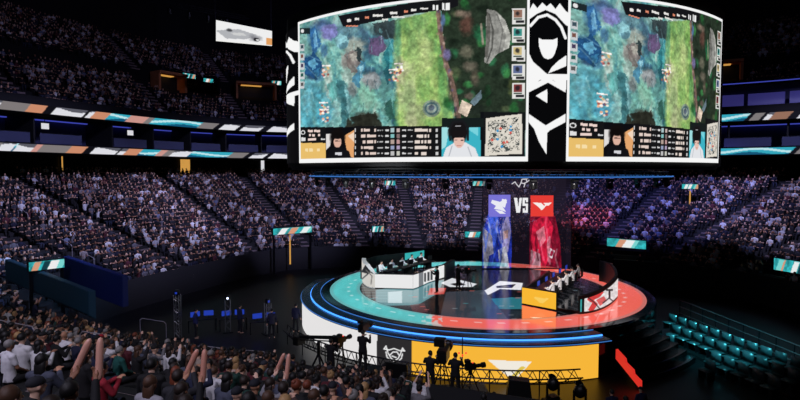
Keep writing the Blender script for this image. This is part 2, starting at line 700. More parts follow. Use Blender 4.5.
# suite fronts: balustrade panels, partitions, little monitors
sx, sy, sphi = arc_seats(0.8, 5.2)
n_w = 0
k = 0
for x, y, p in zip(sx, sy, sphi):
    X, Y, f = proj((x, y, 13))
    if f < 8 or X < -60 or X > 860 or (300 < X < 712):
        continue
    nn = inward(0.8, p)
    rz = math.atan2(nn.y, nn.x)
    n_w += 1
    bm = bmesh.new()
    c = Vector(bowl(2.9, p))
    box(bm, (c.x, c.y, 13.9), (4.0, 0.16, 2.66), rz)
    struct('wall_partition_%d' % n_w, bm, M['wall'])
    c = Vector(bowl(0.85, p)) + Vector((-nn.y, nn.x)) * 2.6
    e = thing('suite_balustrade', 'blue-lit %s balustrade panel %s' % (('glass', 'frosted')[0], 'fronting suite number %d counted from the left' % (k + 1)), 'balustrade', (c.x, c.y, 12.55), rz, 'balustrades fronting the suites')
    bm = bmesh.new()
    box(bm, (0, 0, 0.55), (0.06, 4.3, 0.95), bevel=0.01)
    obj('glass_panel', bm, M['suiteglass'], e)
    bm = bmesh.new()
    box(bm, (0, 0, 1.06), (0.09, 4.36, 0.07))
    obj('top_rail', bm, M['darkmetal'], e)
    k += 1

for px, py, d0, lab in ((45, 120, 0, 'small lit monitor hanging in the suite at the far left, first of two'), (130, 127, 0, 'small lit monitor hanging in a left suite, second of two')):
    p = phi_at_px(px, 2.0, 14.4)
    x, y = bowl(2.0, p)
    nn = inward(2.0, p)
    e = thing('suite_monitor', lab, 'monitor', (x, y, 13.9), math.atan2(nn.y, nn.x), 'monitors in the suites')
    bm = bmesh.new()
    box(bm, (0, 0, 0.45), (0.07, 0.86, 0.66), bevel=0.01)
    obj('case', bm, M['black'], e)
    bm = bmesh.new()
    box(bm, (0.045, 0, 0.45), (0.02, 0.76, 0.56))
    obj('screen', bm, M['coolwhite'], e)
    bm = bmesh.new()
    tube(bm, (0, 0, 0.78), (0, 0, 1.25), 0.03)
    obj('drop_pole', bm, M['darkmetal'], e)

# lit doorways under the lower ribbon
for px, w, y0, y1, mk, nm in ((185, 1.5, 152, 173, 'warm', 1), (262.5, 0.5, 158, 169, 'coolwhite', 2), (62, 0.22, 150, 170, 'warm', 3), (706, 1.0, 158, 175, 'suiteglass', 4)):
    p = phi_at_px(px, 8.8, 10)
    x, y = bowl(8.8, p)
    nn = inward(8.8, p)
    rz = math.atan2(nn.y, nn.x)
    bm = bmesh.new()
    box(bm, (x, y, 10.2), (0.1, w, 3.0), rz)
    o = struct('door_%d' % nm, bm, M[mk])
    bm = bmesh.new()
    for sgn in (-1, 1):
        box(bm, (x - nn.y * sgn * (w / 2 + 0.06) + nn.x * .04, y + nn.x * sgn * (w / 2 + 0.06) + nn.y * .04, 10.2), (0.2, 0.12, 3.1), rz)
    box(bm, (x + nn.x * .04, y + nn.y * .04, 11.76), (0.2, w + 0.24, 0.12), rz)
    fr = obj('door_frame', bm, M['darkmetal'], o)

# upper concourse tunnels with orange-lit mouths
for px, w, lab, pt in ((167, 4.2, 'orange-lit upper tunnel mouth above the left suites', 9.2), (255, 6.0, 'orange-lit upper tunnel mouth beside the scoreboard edge', 9.2), (726, 3.6, 'orange-lit upper tunnel mouth right of the scoreboard', 9.2)):
    p = phi_at_px(px, pt, 24)
    x, y = bowl(pt, p)
    nn = inward(pt, p)
    z = zup(pt)
    CLEAR.append((Vector((x, y, z)), w / 2 + 1.0))
    e = thing('tunnel_portal', lab, 'tunnel entrance', (x, y, z), math.atan2(nn.y, nn.x), 'upper tunnel portals')
    bm = bmesh.new()
    box(bm, (0.5, 0, 2.35), (2.4, w, 0.35), bevel=0.03)
    obj('canopy_slab', bm, M['orange'], e)
    for s in (-1, 1):
        bm = bmesh.new()
        box(bm, (0.4, s * (w / 2 - 0.15), 1.1), (2.0, 0.3, 2.2))
        obj('side_wall', bm, M['orange'], e)
    bm = bmesh.new()
    box(bm, (-0.5, 0, 1.1), (0.1, w - 0.7, 2.1))
    obj('dark_opening', bm, M['matte'], e)
    bm = bmesh.new()
    box(bm, (0.2, -w * 0.1, 2.12), (0.8, w * .5, 0.08))
    obj('ceiling_lamp', bm, M['warm'], e)


# third suite tier on the right-hand side
PR = [R(a) for a in np.arange(24, 66, 1.5)]
V, Fc = sweep([(3.4, 16.9), (1.0, 16.9), (1.0, 17.05), (1.4, 17.05)], PR)
tag(mesh_np('floor_upper_suites', V, Fc, M['wall']), kind='structure')
V, Fc = sweep([(2.6, 17.0), (2.6, 19.4)], PR)
tag(mesh_np('wall_upper_suites', V, Fc, M['suite']), kind='structure')
V, Fc = sweep([(4.5, 19.4), (1.0, 19.4), (1.0, 19.75), (4.5, 19.75)], PR)
tag(mesh_np('ceiling_upper_suites', V, Fc, M['wall']), kind='structure')
V, Fc = sweep([(0.97, 19.42), (0.97, 19.52), (0.92, 19.52), (0.92, 19.42), (0.97, 19.42)], PR)
tag(mesh_np('suite_edge_light', V, Fc, M['coolstrip']), 'dim purple edge light along the upper suite roof right of the scoreboard', 'light')
for k, (pxa, pxb) in enumerate(((722, 744), (748, 784), (789, 812))):
    pa, pb = phi_at_px(pxa, 1.1, 18), phi_at_px(pxb, 1.1, 18)
    V, Fc = sweep([(1.1, 17.06), (1.1, 18.3), (1.18, 18.3), (1.18, 17.06), (1.1, 17.06)], np.linspace(pb, pa, 10))
    o = mesh_np('suite_window', V, Fc, M['suitepanel'])
    tag(o, 'purple-lit upper suite front, %s from the scoreboard' % ('first', 'second', 'third')[k], 'suite front', 'upper suite fronts')

# small lit displays on the upper concourse
for px, py, w, h, sd, lab in ((189, 76, 1.9, .6, 3, 'small teal display on the upper concourse beside the left orange tunnel'), (209, 80.5, 1.5, .5, 4, 'small white display on the upper concourse between the two orange tunnels'), (277, 83, 1.4, .6, 0, 'small teal display on the upper concourse beside the scoreboard edge')):
    p = phi_at_px(px, 8.6, 22)
    x, y = bowl(8.6, p)
    X, Y, f = proj((x, y, 22))
    nn = inward(8.6, p)
    zc = at(px, py, float(f)).z
    e = thing('concourse_display', lab, 'display', (x, y, zup(8.6)), math.atan2(nn.y, nn.x), 'upper concourse displays')
    CLEAR.append((Vector((x, y, zc)), w / 2 + .7))
    hh = max(zc - zup(8.6), .9)
    bm = bmesh.new()
    box(bm, (-.1, 0, hh), (.16, w + .1, h + .1), bevel=.02)
    obj('display_case', bm, M['matte'], e)
    DISPLAYS.append((e, w, h, sd, hh))
    for s_ in (-1, 1):
        bm = bmesh.new()
        tube(bm, (-.1, s_ * (w / 2 - .1), .0), (-.1, s_ * (w / 2 - .1), hh - h / 2), .05)
        obj('post', bm, M['darkmetal'], e)

# ---------------------------------------------------------------- LED entrance signs and parapets in the bowl
def sign_face(w, h, seed, parent, mtx):
    nu, nv = 40, 10
    U, Vv = np.meshgrid(np.linspace(0, 1, nu), np.linspace(0, 1, nv), indexing='ij')
    p = Paint(U * 40, Vv * 10, (46, 160, 165))
    p.texture(0.5, 0.35, seed)
    for q in range(5):
        xx = hash2(q, 3.0, seed) * 40
        p.poly([(xx, 0), (xx + 7, 0), (xx + 12, 10), (xx + 5, 10)], ((230, 235, 235), (20, 60, 70), (120, 210, 205), (235, 235, 235), (210, 150, 120))[(q + seed) % 5])
    L = np.stack([np.zeros(nu * nv), (U.ravel() - 0.5) * w, (Vv.ravel() - 0.5) * h], -1)
    return mesh_np('led_face', L + np.array(mtx), grid_faces(nu, nv), M['screen'], parent, p.c)


for e, w, h, sd, hh in DISPLAYS:
    sign_face(w, h, sd, e, (0.0, 0, hh))

SIGNS = [(47, 265, 31, 1.75, .5, 'vomitory sign lit teal over the blue-lit parapet at far left'),
         (293, 230.5, 54, 4.2, .62, 'bright white teal sign over the lit opening at far left of stage'),
         (390, 183, 71, 1.4, .6, 'small teal sign high in the far crowd, left of centre'),
         (378, 229, 58, 1.3, .6, 'small teal sign at the foot of the far crowd, left of centre'),
         (473, 234.5, 57.5, 1.7, .6, 'small teal sign low beside the versus screen'),
         (479, 183.5, 71, 1.6, .6, 'small teal sign high above the versus screen, behind its left edge'),
         (626, 243.5, 50, 3.5, .75, 'wide teal sign over the tunnel right of the red panel'),
         (690, 186.5, 58, 1.6, .5, 'small teal sign above the lit aisle on the right'),
         (788, 266, 41, 2.2, .9, 'teal sign at the far right edge above dark seats')]
for i, (px, py, d, w, h, lab) in enumerate(SIGNS):
    P = at(px, py, d)
    face = (Vector((5.6, 33, 0)) - Vector((P.x, P.y, 0)))
    rz = math.atan2(face.y, face.x)
    if i == 0:
        rz = R(-42)
    CLEAR.append((P, w / 2 + .5))
    e = thing('entrance_sign', lab, 'sign', P, rz, 'LED entrance signs around the bowl')
    bm = bmesh.new()
    box(bm, (-0.12, 0, 0), (0.2, w + 0.1, h + 0.1), bevel=0.02)
    obj('sign_case', bm, M['matte'], e)
    sign_face(w, h, i, e, (0.0, 0, 0))
    zt = zrow(t_of(P.x, P.y)) if t_of(P.x, P.y) > T_FRONT else 0.0
    for s in (-1, 1):
        bm = bmesh.new()
        box(bm, (-0.14, s * (w / 2 - 0.1), (zt - P.z - h / 2) / 2), (0.16, 0.16, max(0.1, P.z - h / 2 - zt)))
        obj('sign_post', bm, M['darkmetal'], e)
    if i in (1, 7):
        bm = bmesh.new()
        box(bm, (-0.08, -0.3 * (i == 1), -1.9), (0.08, 0.12, 2.9))
        obj('amber_light_strip', bm, M['warm'], e)

# concrete parapets of the left vomitory, blue light put into their colours
PW = [((8, 259, 33.5), (92, 291, 27.5), 1.0, 'tealwall', 'dim teal-lit vomitory parapet in front of the far-left sign'),
      ((66, 256, 33.5), (125, 276, 30.5), 1.25, 'bluewall', 'deep blue-lit vomitory parapet behind the far-left sign')]
for (a, b, h, mk, lab) in PW:
    A_, B_ = at(*a), at(*b)
    bm = bmesh.new()
    d = (B_ - A_)
    d.z = 0
    n = Vector((-d.y, d.x, 0)).normalized() * 0.18
    vs = []
    for q in (A_, B_):
        vs.append([bm.verts.new(q + n), bm.verts.new(q - n), bm.verts.new(q - n - Vector((0, 0, h + (0.5 if mk == 'bluewall' else 0.2)))), bm.verts.new(q + n - Vector((0, 0, h + 0.5)))])
    for k in range(4):
        bm.faces.new((vs[0][k], vs[0][(k + 1) % 4], vs[1][(k + 1) % 4], vs[1][k]))
    bm.faces.new(vs[0][::-1])
    bm.faces.new(vs[1])
    bmesh.ops.bevel(bm, geom=bm.edges[:], offset=0.03, segments=2, affect='EDGES')
    tag(obj('vomitory_parapet', bm, M[mk]), lab, 'parapet')
    VOMS.append((A_, B_))

# ================================================================== CENTRE-HUNG SCOREBOARD
SCX, SCY, SR = 7.1, 48.3, 19.0
ZB, ZT = 10.47, 19.35


def sb(a, r=SR):
    return SCX + r * math.sin(a), SCY - r * math.cos(a)


def sb_phi(px, z):
    lo, hi = R(-50), R(50)
    for _ in range(50):
        m = (lo + hi) / 2
        x, y = sb(m)
        if proj((x, y, z))[0] < px:
            lo = m
        else:
            hi = m
    return (lo + hi) / 2


A_L0, A_L1 = R(-45.5), sb_phi(528, 11)
A_R0, A_R1 = sb_phi(566, 11), sb_phi(718.5, 11)
A_RE = A_R1 + R(0.4)
SBT = thing('hanging_scoreboard', 'giant curved centre-hung scoreboard with two game screens above the stage', 'scoreboard', (SCX, 42, ZB))


def sub(V):
    return np.asarray(V) - np.array([SCX, 42, ZB])


out = [sb(a, SR - 0.12) for a in np.linspace(R(-45.5), A_RE, 60)]
cr = 5.0


def corner(sgn):
    a0 = A_RE if sgn > 0 else R(45.5)
    x, y = sb(a0 * sgn, SR - 0.12)
    c = (x - sgn * math.sin(a0) * cr, y + math.cos(a0) * cr)
    return [(c[0] + sgn * cr * math.sin(b), c[1] - cr * math.cos(b)) for b in np.linspace(a0, R(150), 14)[1:]]


outline = out + corner(1) + corner(-1)[::-1]
bm = bmesh.new()
vb = [bm.verts.new(sub((x, y, ZB - 0.25))) for x, y in outline]
vt = [bm.verts.new(sub((x, y, ZT + 0.7))) for x, y in outline]
for i in range(len(outline)):
    j = (i + 1) % len(outline)
    bm.faces.new((vb[i], vb[j], vt[j], vt[i]))
bm.faces.new(vb[::-1])
bm.faces.new(vt)
obj('housing', bm, M['matte'], SBT)
# lower valance, a little set back
bm = bmesh.new()
cx_, cy_ = SCX, 42.0
inner = [(cx_ + (x - cx_) * 0.985, cy_ + (y - cy_) * 0.985) for x, y in outline]
vb = [bm.verts.new(sub((x, y, ZB - 0.42))) for x, y in inner]
vt = [bm.verts.new(sub((x, y, ZB - 0.2))) for x, y in inner]
for i in range(len(inner)):
    j = (i + 1) % len(inner)
    bm.faces.new((vb[i], vb[j], vt[j], vt[i]))
bm.faces.new(vb[::-1])
bm.faces.new(vt)
obj('lower_valance', bm, M['matte'], SBT)


def wrap(name, angs, z0, z1, nv, paint, r=SR, pts=None):
    P = np.array([sb(a, r) for a in angs]) if pts is None else np.asarray(pts)
    zs = np.linspace(z0, z1, nv)
    V = np.zeros((len(P), nv, 3))
    V[..., 0], V[..., 1], V[..., 2] = P[:, None, 0], P[:, None, 1], zs[None, :]
    X, Y, f = proj(V)
    c = paint(X, Y)
    return mesh_np(name, sub(V.reshape(-1, 3)), grid_faces(len(P), nv), M['screen'], SBT, c, True)


def game_picture(X, Y):
    """the match feed, measured on the left screen"""
    p = Paint(X, Y, (74, 138, 128))
    B = p.blob
    x_, y_ = p.X, p.Y
    wx, wy = 9 * (fbm(x_ * .07, y_ * .05, 31) - .5), 9 * (fbm(x_ * .07 + 9, y_ * .05, 32) - .5)
    n = fbm((x_ + 2.4 * wx) * .085, (y_ + 2.4 * wy) * .05, 33, 4)
    n = np.clip((n - .28) / .44, 0, 1)
    stops = np.array([(20, 66, 96), (44, 118, 130), (84, 158, 150), (128, 184, 170), (160, 182, 172)], float)
    k_ = n * (len(stops) - 1)
    i_ = np.clip(k_.astype(int), 0, len(stops) - 2)
    p.c = stops[i_] + (stops[i_ + 1] - stops[i_]) * (k_ - i_)[:, None]
    # river and jungle on the left
    B(306, 118, 16, 40, (44, 150, 178), .85, 1.0, seed=1)
    B(330, 112, 14, 26, (58, 150, 168), .6, 1.0, seed=2)
    B(312, 90, 12, 22, (40, 138, 172), .7, 1.0, seed=3)
    B(305, 46, 10, 16, (92, 148, 140), .8, 1.2, seed=4)
    B(345, 30, 40, 14, (70, 96, 130), .6, 1.0, seed=5)
    B(366, 96, 18, 22, (102, 172, 142), .85, 1.0, seed=6)
    B(352, 62, 12, 22, (112, 150, 140), .6, 1.2, seed=7)
    B(385, 92, 10, 24, (84, 160, 140), .6, 1.2, seed=8)
    for x, y, rx, ry, c, s in ((314, 38, 7, 15, (24, 78, 128), 1), (311, 62, 9, 9, (22, 82, 130), 2), (318, 72, 7, 9, (14, 66, 118), 3), (324, 50, 4, 9, (36, 90, 140), 4),
                               (323, 26, 9, 7, (30, 60, 120), 5), (346, 105, 5, 22, (40, 106, 122), 6), (341, 92, 5, 12, (34, 100, 112), 7), (334, 86, 4, 8, (60, 150, 150), 8),
                               (392, 42, 6, 14, (34, 104, 116), 9), (388, 62, 8, 10, (24, 118, 122), 10), (379, 30, 10, 8, (36, 58, 62), 11), (400, 112, 6, 14, (50, 128, 108), 12),
                               (350, 120, 7, 10, (60, 128, 116), 13), (388, 112, 6, 10, (46, 100, 92), 14)):
        B(x, y, rx, ry, c, .92, 1.6, seed=s + 10)
    for x, y, rx, ry, c, s in ((329, 32, 9, 8, (120, 118, 190), 1), (341, 43, 6, 6, (126, 186, 196), 2), (352, 56, 9, 9, (116, 108, 108), 3), (346, 62, 6, 7, (132, 120, 116), 4), (355, 45, 12, 9, (148, 150, 138), 5),
                               (376, 46, 9, 9, (98, 74, 112), 6), (374, 50, 6, 6, (70, 50, 90), 7), (358, 67, 2.6, 13, (30, 66, 92), 8), (370, 80, 10, 8, (132, 132, 136), 9), (352, 90, 6, 8, (96, 100, 104), 10),
                               (312, 76, 5, 4, (8, 40, 90), 11), (366, 118, 15, 7, (28, 28, 20), 12), (362, 126, 18, 5, (20, 20, 16), 13), (324, 118, 8, 5, (30, 92, 150), 14)):
        B(x, y, rx, ry, c, .9, 1.7, seed=s + 40)
    p.c = p.c * .86 + np.array([24, 30, 28.])  # pale haze painted over the left of the game
    X0_, Y0_ = p.X.copy(), p.Y.copy()
    p.X = X0_ + 5 * (fbm(X0_ * .22, Y0_ * .22, 51) - .5) + 2 * (fbm(X0_ * .8, Y0_ * .8, 52) - .5)
    p.Y = Y0_ + 5 * (fbm(X0_ * .22 + 7, Y0_ * .22, 53) - .5) + 2 * (fbm(X0_ * .8 + 5, Y0_ * .8, 54) - .5)
    for pts, c, a_ in (([(309, 30), (316, 25), (321, 44), (313, 58)], (28, 88, 150), .9), ([(313, 34), (316, 30), (318, 44), (315, 50)], (92, 160, 200), .8), ([(303, 60), (314, 53), (323, 62), (317, 80), (306, 76)], (14, 68, 124), .95),
                       ([(307, 63), (314, 58), (318, 65), (312, 70)], (86, 168, 204), .85), ([(312, 72), (320, 68), (317, 78)], (40, 120, 170), .9), ([(322, 28), (334, 22), (338, 32), (330, 42), (324, 38)], (112, 110, 186), .75),
                       ([(334, 39), (340, 34), (348, 39), (346, 47), (338, 49)], (118, 178, 188), .9), ([(338, 44), (347, 42), (345, 48), (339, 49)], (70, 120, 136), .9), ([(344, 56), (353, 49), (363, 56), (360, 76), (350, 72)], (116, 104, 100), .85),
                       ([(350, 54), (356, 52), (358, 60), (352, 62)], (160, 158, 146), .8), ([(356, 46), (361, 50), (362, 64), (357, 60)], (24, 42, 46), .9), ([(352, 82), (361, 60), (366, 62), (359, 88)], (52, 124, 158), .9),
                       ([(360, 66), (364, 63), (360, 80)], (150, 206, 216), .7), ([(370, 38), (382, 36), (386, 48), (378, 56), (369, 52)], (84, 62, 104), .85), ([(372, 23), (398, 20), (397, 40), (384, 38), (376, 32)], (34, 46, 50), .9),
                       ([(384, 52), (392, 40), (399, 58), (397, 92), (387, 74)], (18, 100, 112), .9), ([(389, 46), (393, 44), (394, 66), (391, 70)], (70, 176, 178), .7), ([(384, 70), (389, 64), (392, 78), (387, 84)], (20, 78, 90), .9),
                       ([(336, 80), (345, 82), (351, 108), (347, 127), (339, 127), (342, 104)], (38, 98, 106), .85), ([(344, 86), (347, 88), (352, 110), (349, 116)], (126, 190, 190), .6), ([(327, 84), (333, 82), (337, 98), (331, 104)], (72, 166, 160), .7),
                       ([(392, 100), (402, 92), (405, 127), (394, 127)], (40, 112, 94), .85), ([(384, 104), (390, 98), (394, 118), (388, 122)], (26, 78, 66), .8), ([(346, 120), (352, 116), (376, 112), (383, 127), (346, 128)], (24, 24, 16), .9),
                       ([(362, 76), (376, 72), (382, 86), (370, 92)], (136, 138, 142), .6), ([(318, 96), (326, 92), (334, 110), (322, 126), (314, 116)], (60, 164, 186), .55)):
        p.poly(pts, c, a_)
    for q in range(46):                                        # little cracks and glints of the ground
        gx, gy = 302 + 92 * hash2(q, 1., 61), 26 + 98 * hash2(q, 2., 61)
        p.line([(gx, gy), (gx + 5 * (hash2(q, 3., 61) - .5), gy + 4 + 6 * hash2(q, 4., 61))], .9, ((20, 54, 66), (150, 206, 206), (30, 70, 84), (96, 170, 170))[q % 4], .55)
    p.X, p.Y = X0_, Y0_
    for x0, y0, x1, y1 in ((308, 55, 322, 62), (306, 66, 318, 78), (315, 30, 318, 50), (345, 85, 350, 120), (355, 66, 364, 78), (386, 30, 396, 58), (333, 84, 336, 98)):
        p.line([(x0, y0), (x1, y1)], 1.2, (150, 205, 215), .3)
    # lane
    lane = [(397, 20), (437, 10), (445, 45), (449, 80), (456, 126), (398, 126), (394, 70)]
    ln_ = np.clip((fbm((x_ + wx) * .09, (y_ + wy) * .045, 41) - .3) / .4, 0, 1)
    lc = np.array([(96, 150, 74), (128, 174, 82), (156, 188, 96), (176, 184, 128)], float)
    k_ = ln_ * 3
    i_ = np.clip(k_.astype(int), 0, 2)
    lane_col = lc[i_] + (lc[i_ + 1] - lc[i_]) * (k_ - i_)[:, None]
    m_ = np.zeros(len(x_))
    for dx_ in (-2.4, -1.2, 0, 1.2, 2.4):
        m_ += p.inside([(q[0] + dx_ + 0, q[1]) for q in lane]) / 5.0
    m_ = np.clip(m_ + (fbm(x_ * .2, y_ * .2, 44) - .5) * (m_ > 0) * (m_ < 1), 0, 1)[:, None]
    p.c = p.c * (1 - m_) + lane_col * m_
    B(414, 60, 10, 40, (152, 182, 104), .7, 1.0, seed=61)
    B(426, 50, 9, 34, (170, 184, 118), .7, 1.0, seed=62)
    B(408, 100, 10, 22, (138, 172, 104), .8, 1.2, seed=63)
    B(418, 112, 12, 12, (150, 158, 112), .7, 1.2, seed=64)
    B(432, 30, 7, 10, (110, 170, 70), .8, 1.2, seed=65)
    B(441, 70, 4, 34, (76, 140, 66), .8, 1.3, seed=66)
    B(446, 108, 5, 18, (88, 150, 84), .8, 1.3, seed=67)
    B(398, 40, 4, 24, (64, 132, 90), .8, 1.4, seed=68)
    p.disc(431.5, 108.5, 9, 8.5, (112, 132, 112))
    p.disc(431.5, 108.5, 7, 6.5, (62, 92, 98))
    p.disc(431.5, 108.5, 5, 4.5, (132, 150, 140))
    p.disc(431.5, 107.8, 3.2, 2.8, (70, 84, 100))
    # forest on the right
    p.poly([(437, -40), (545, -40), (545, 130), (457, 130), (449, 80), (444, 45)], (24, 38, 24))
    for q in range(70):
        x = 446 + 76 * hash2(q, 1.0, 5)
        y = -30 + 152 * hash2(q, 2.0, 5)
        g = ((22, 88, 34), (40, 118, 52), (14, 46, 22), (60, 74, 44), (30, 104, 60), (10, 22, 12))[q % 6]
        B(x, y, 3 + 4 * hash2(q, 3.0, 5), 3 + 4 * hash2(q, 4.0, 5), g, .85, 1.8, seed=q)
    for x, y, rx, ry, c in ((466, 25, 7, 12, (84, 50, 40)), (462, 14, 10, 4, (110, 92, 78)), (466, 52, 8, 8, (92, 90, 72)), (470, 66, 8, 6, (104, 96, 80)), (480, 33, 7, 9, (22, 98, 56)), (475, 78, 5, 9, (84, 74, 60)),
                            (452, 90, 5, 12, (60, 56, 40)), (515, 88, 7, 10, (66, 74, 30)), (470, 96, 6, 4, (96, 80, 70)), (476, 110, 12, 6, (20, 30, 22))):
        B(x, y, rx, ry, c, .9, 1.6, seed=int(x))
    p.poly([(487, 9), (496, 11), (505, 20), (511, 36), (509, 48), (497, 54), (489, 64), (484, 62), (487, 40), (486, 20)], (134, 134, 128))
    p.poly([(497, 13), (505, 20), (511, 36), (509, 48), (503, 51), (506, 36)], (168, 168, 160))
    p.poly([(487, 12), (490, 14), (490, 40), (487, 60), (485, 56)], (92, 90, 84))
    p.line([(489, 14), (493, 30), (492, 48), (487, 62)], 1.6, (70, 70, 66))
    p.line([(497, 14), (503, 30), (499, 52)], 1.0, (96, 96, 92))
    p.line([(481, 24), (483, 44)], 2.0, (136, 126, 108))
    p.line([(438, 8), (440, 30), (443, 48), (446, 64), (452, 82), (456, 100), (460, 124)], 4.5, (112, 84, 72))
    for q in range(24):
        tq = q / 23
        B(437 + 22 * tq ** 1.4 + 7 * (hash2(q, 1.0, 8) - .5), 6 + 112 * tq + 4 * (hash2(q, 5.0, 8) - .5), 1.0 + 1.4 * hash2(q, 6.0, 8), 1.4 + 2 * hash2(q, 7.0, 8), ((170, 140, 130), (80, 64, 104), (150, 120, 92), (60, 50, 46))[q % 4], .7, 1.6, wob=.2, seed=q)
    B(443, 20, 2.4, 7, (70, 100, 150), .9, 2, seed=91)
    B(447, 55, 4, 6, (104, 96, 150), .9, 2, seed=92)
    p.poly([(462, 100), (472, 105), (467, 117), (458, 112)], (224, 200, 176))
    p.poly([(470, 102), (481, 90), (482, 98), (474, 106)], (92, 116, 128))
    # game units
    for x, y, s in ((327, 72, 1), (394, 76, 2), (324, 109, 3), (399, 70, 4), (325, 116, 5)):
        for q in range(16):
            c = ((240, 214, 190), (230, 150, 110), (250, 250, 250), (160, 70, 60), (250, 200, 120), (60, 70, 120))[q % 6]
            B(x + 9 * (hash2(q, 1.0, s) - .5), y + 11 * (hash2(q, 2.0, s) - .5), 1.4, 1.2, c, .9, 2, wob=0)
        p.rect(x - 5, y - 7, x + 4, y - 5.6, (245, 235, 230))
    g_ = p.c.mean(1, keepdims=True)
    p.c = (p.c * .88 + g_ * .12) * .94 + 16  # haze over the whole game picture, put into its colours
    p.texture(0.30, 0.22, 5)
    p.texture(0.20, 0.55, 9)
    # score bar
    bar = [(338, 15.5), (345, 14.3), (410, 2.8), (458, -6), (458, 6), (449, 9), (410, 14.5), (380, 20), (350, 27), (343, 26.5)]
    p.poly(bar, (22, 22, 26))
    for x0, x1, yo, h, sd in ((347, 351, 20.5, 4, 1), (355, 359, 19, 3, 2), (365, 369, 17.5, 3, 3), (373, 383, 15.5, 3, 4), (390, 397, 13, 3, 5), (404, 408, 11.5, 3, 6), (411, 416, 10, 3, 7), (420, 428, 8.6, 2, 8),
                              (346, 358, 26, 1.6, 9), (382, 388, 19.5, 2, 10), (392, 405, 17, 2, 11)):
        p.rect(x0, yo - h / 2.8, x1, yo + h / 2.8, (235, 232, 228) if sd % 3 else (226, 140, 110))
    p.rect(433, 5, 438, 10, (240, 240, 240))
    p.rect(442, 3, 450, 10, (240, 240, 240))
    p.rect(435, 5, 436, 10, (20, 20, 20))
    p.rect(444.6, 3, 445.4, 10, (20, 20, 20))
    p.rect(447.4, 3, 448, 10, (20, 20, 20))
    p.rect(300, 28, 310, 34, (30, 40, 44))
    p.disc(302.4, 31, 1.6, 1.8, (230, 230, 230))
    # portrait columns
    for q in range(5):
        y = 44 + q * 9.4
        p.rect(300, y, 304.4, y + 7, (200, 205, 208))
        p.rect(300.8, y + 1, 303.4, y + 4.5, ((60, 80, 90), (120, 80, 70), (70, 60, 90), (40, 90, 80), (90, 90, 90))[q])
        y = 8.5 + q * 18.6
        p.rect(512, y, 525, y + 15.5, (226, 226, 222))
        p.rect(513.4, y + 1.4, 522, y + 9, ((150, 112, 96), (60, 150, 140), (206, 186, 130), (96, 110, 150), (130, 60, 60))[q])
        p.rect(513.4, y + 10, 522, y + 11.3, (30, 60, 40))
        p.rect(516, y + 12, 524, y + 14.5, (40, 40, 44))
        p.blob(517.5, y + 5, 2.4, 2.6, (30, 30, 36), .8, 2, seed=q)
    # lower third
    p.rect(299, 127, 326, 160, (20, 20, 22))
    p.disc(303, 132.5, 2.2, 2.2, (225, 225, 225))
    p.disc(303, 132.5, 1.4, 1.4, (20, 20, 22))
    p.rect(301.2, 137.5, 305.4, 141, (225, 225, 225))
    for q in range(3):
        y = 131 + q * 4.2
        p.dashes(308, (320, 320, 316)[q], y, 2.2, (238, 214, 206), q + 3, .8, 1.0)
    p.rect(321, 138.5, 325, 140, (220, 220, 220))
    p.rect(300, 143, 325.6, 159, (232, 190, 108))
    p.dashes(304, 321, 150, 3, (246, 222, 170), 4, .7, 1.3)
    # first player's window
    p.rect(325.6, 127, 354, 160, (14, 14, 18))
    p.poly([(326, 134), (333, 134), (330, 146), (326, 150)], (226, 222, 220))
    p.poly([(344, 136), (354, 130), (354, 158), (348, 156)], (228, 166, 110))
    p.poly([(348, 136), (354, 132), (354, 142)], (240, 214, 190))
    p.blob(337.5, 138, 7.6, 10, (18, 14, 14), 1, 3, wob=.1)
    p.disc(337.6, 142, 3.8, 5.6, (222, 178, 160))
    p.blob(337.4, 135.5, 5, 3.6, (16, 12, 12), 1, 3, wob=.1)
    p.rect(335, 140.6, 340.6, 141.5, (60, 40, 36))
    p.poly([(327, 160), (330, 150), (335, 147), (341, 147), (349, 151), (352, 160)], (18, 18, 22))
    p.rect(335, 152.5, 341.6, 155, (214, 214, 220))
    # table
    p.rect(354, 126, 441.5, 160, (22, 22, 24))
    for q in range(5):
        y = 130.2 + q * 5.8
        p.rect(354.6, y - 1.6, 356, y + 1.6, (210, 210, 210))
        p.dashes(361, 376, y, 2.8, (226, 206, 196), q + 11, .8, 1.5)
        p.dashes(377, 383, y, 1.2, (190, 190, 190), q + 21, .8, 1.1)
        p.dashes(385, 389, y, 1.6, (220, 220, 220), q + 31, .9, 1.1)
        p.rect(390.4, y - 2, 394, y + 2, ((170, 196, 200), (130, 190, 190), (180, 160, 150), (150, 160, 190), (190, 190, 190))[q])
        p.rect(396.4, y - 2, 400, y + 2, ((200, 180, 176), (130, 110, 110), (190, 150, 150), (176, 160, 190), (200, 200, 190))[q])
        p.dashes(402, 406, y, 1.6, (220, 220, 220), q + 41, .9, 1.1)
        p.dashes(408, 413, y, 1.2, (190, 190, 190), q + 51, .8, 1.1)
        p.dashes(415, 431, y, 3.0, (230, 216, 206), q + 61, .8, 1.6)
        p.rect(435.5, y - 1.6, 438, y + 1.6, (206, 206, 206))
    # second player's window
    p.rect(441.5, 122, 484, 160, (60, 178, 196))
    p.poly([(441.5, 126), (450, 126), (446, 146), (441.5, 150)], (160, 222, 226))
    p.poly([(466, 128), (478, 126), (478, 136)], (120, 210, 220))
    p.rect(480.5, 112, 484, 160, (16, 18, 22))
    p.rect(441.5, 118, 484, 127.5, (22, 30, 30))
    p.poly([(442, 160), (446, 148), (455, 142), (465, 142), (475, 148), (480, 160)], (226, 228, 232))
    p.line([(452, 146), (449, 156)], 0.8, (160, 165, 175))
    p.line([(468, 147), (472, 158)], 0.8, (160, 165, 175))
    p.blob(458.5, 132, 10, 11, (22, 20, 22), 1, 3, wob=.08)
    p.disc(459, 141, 5.2, 7, (228, 190, 176))
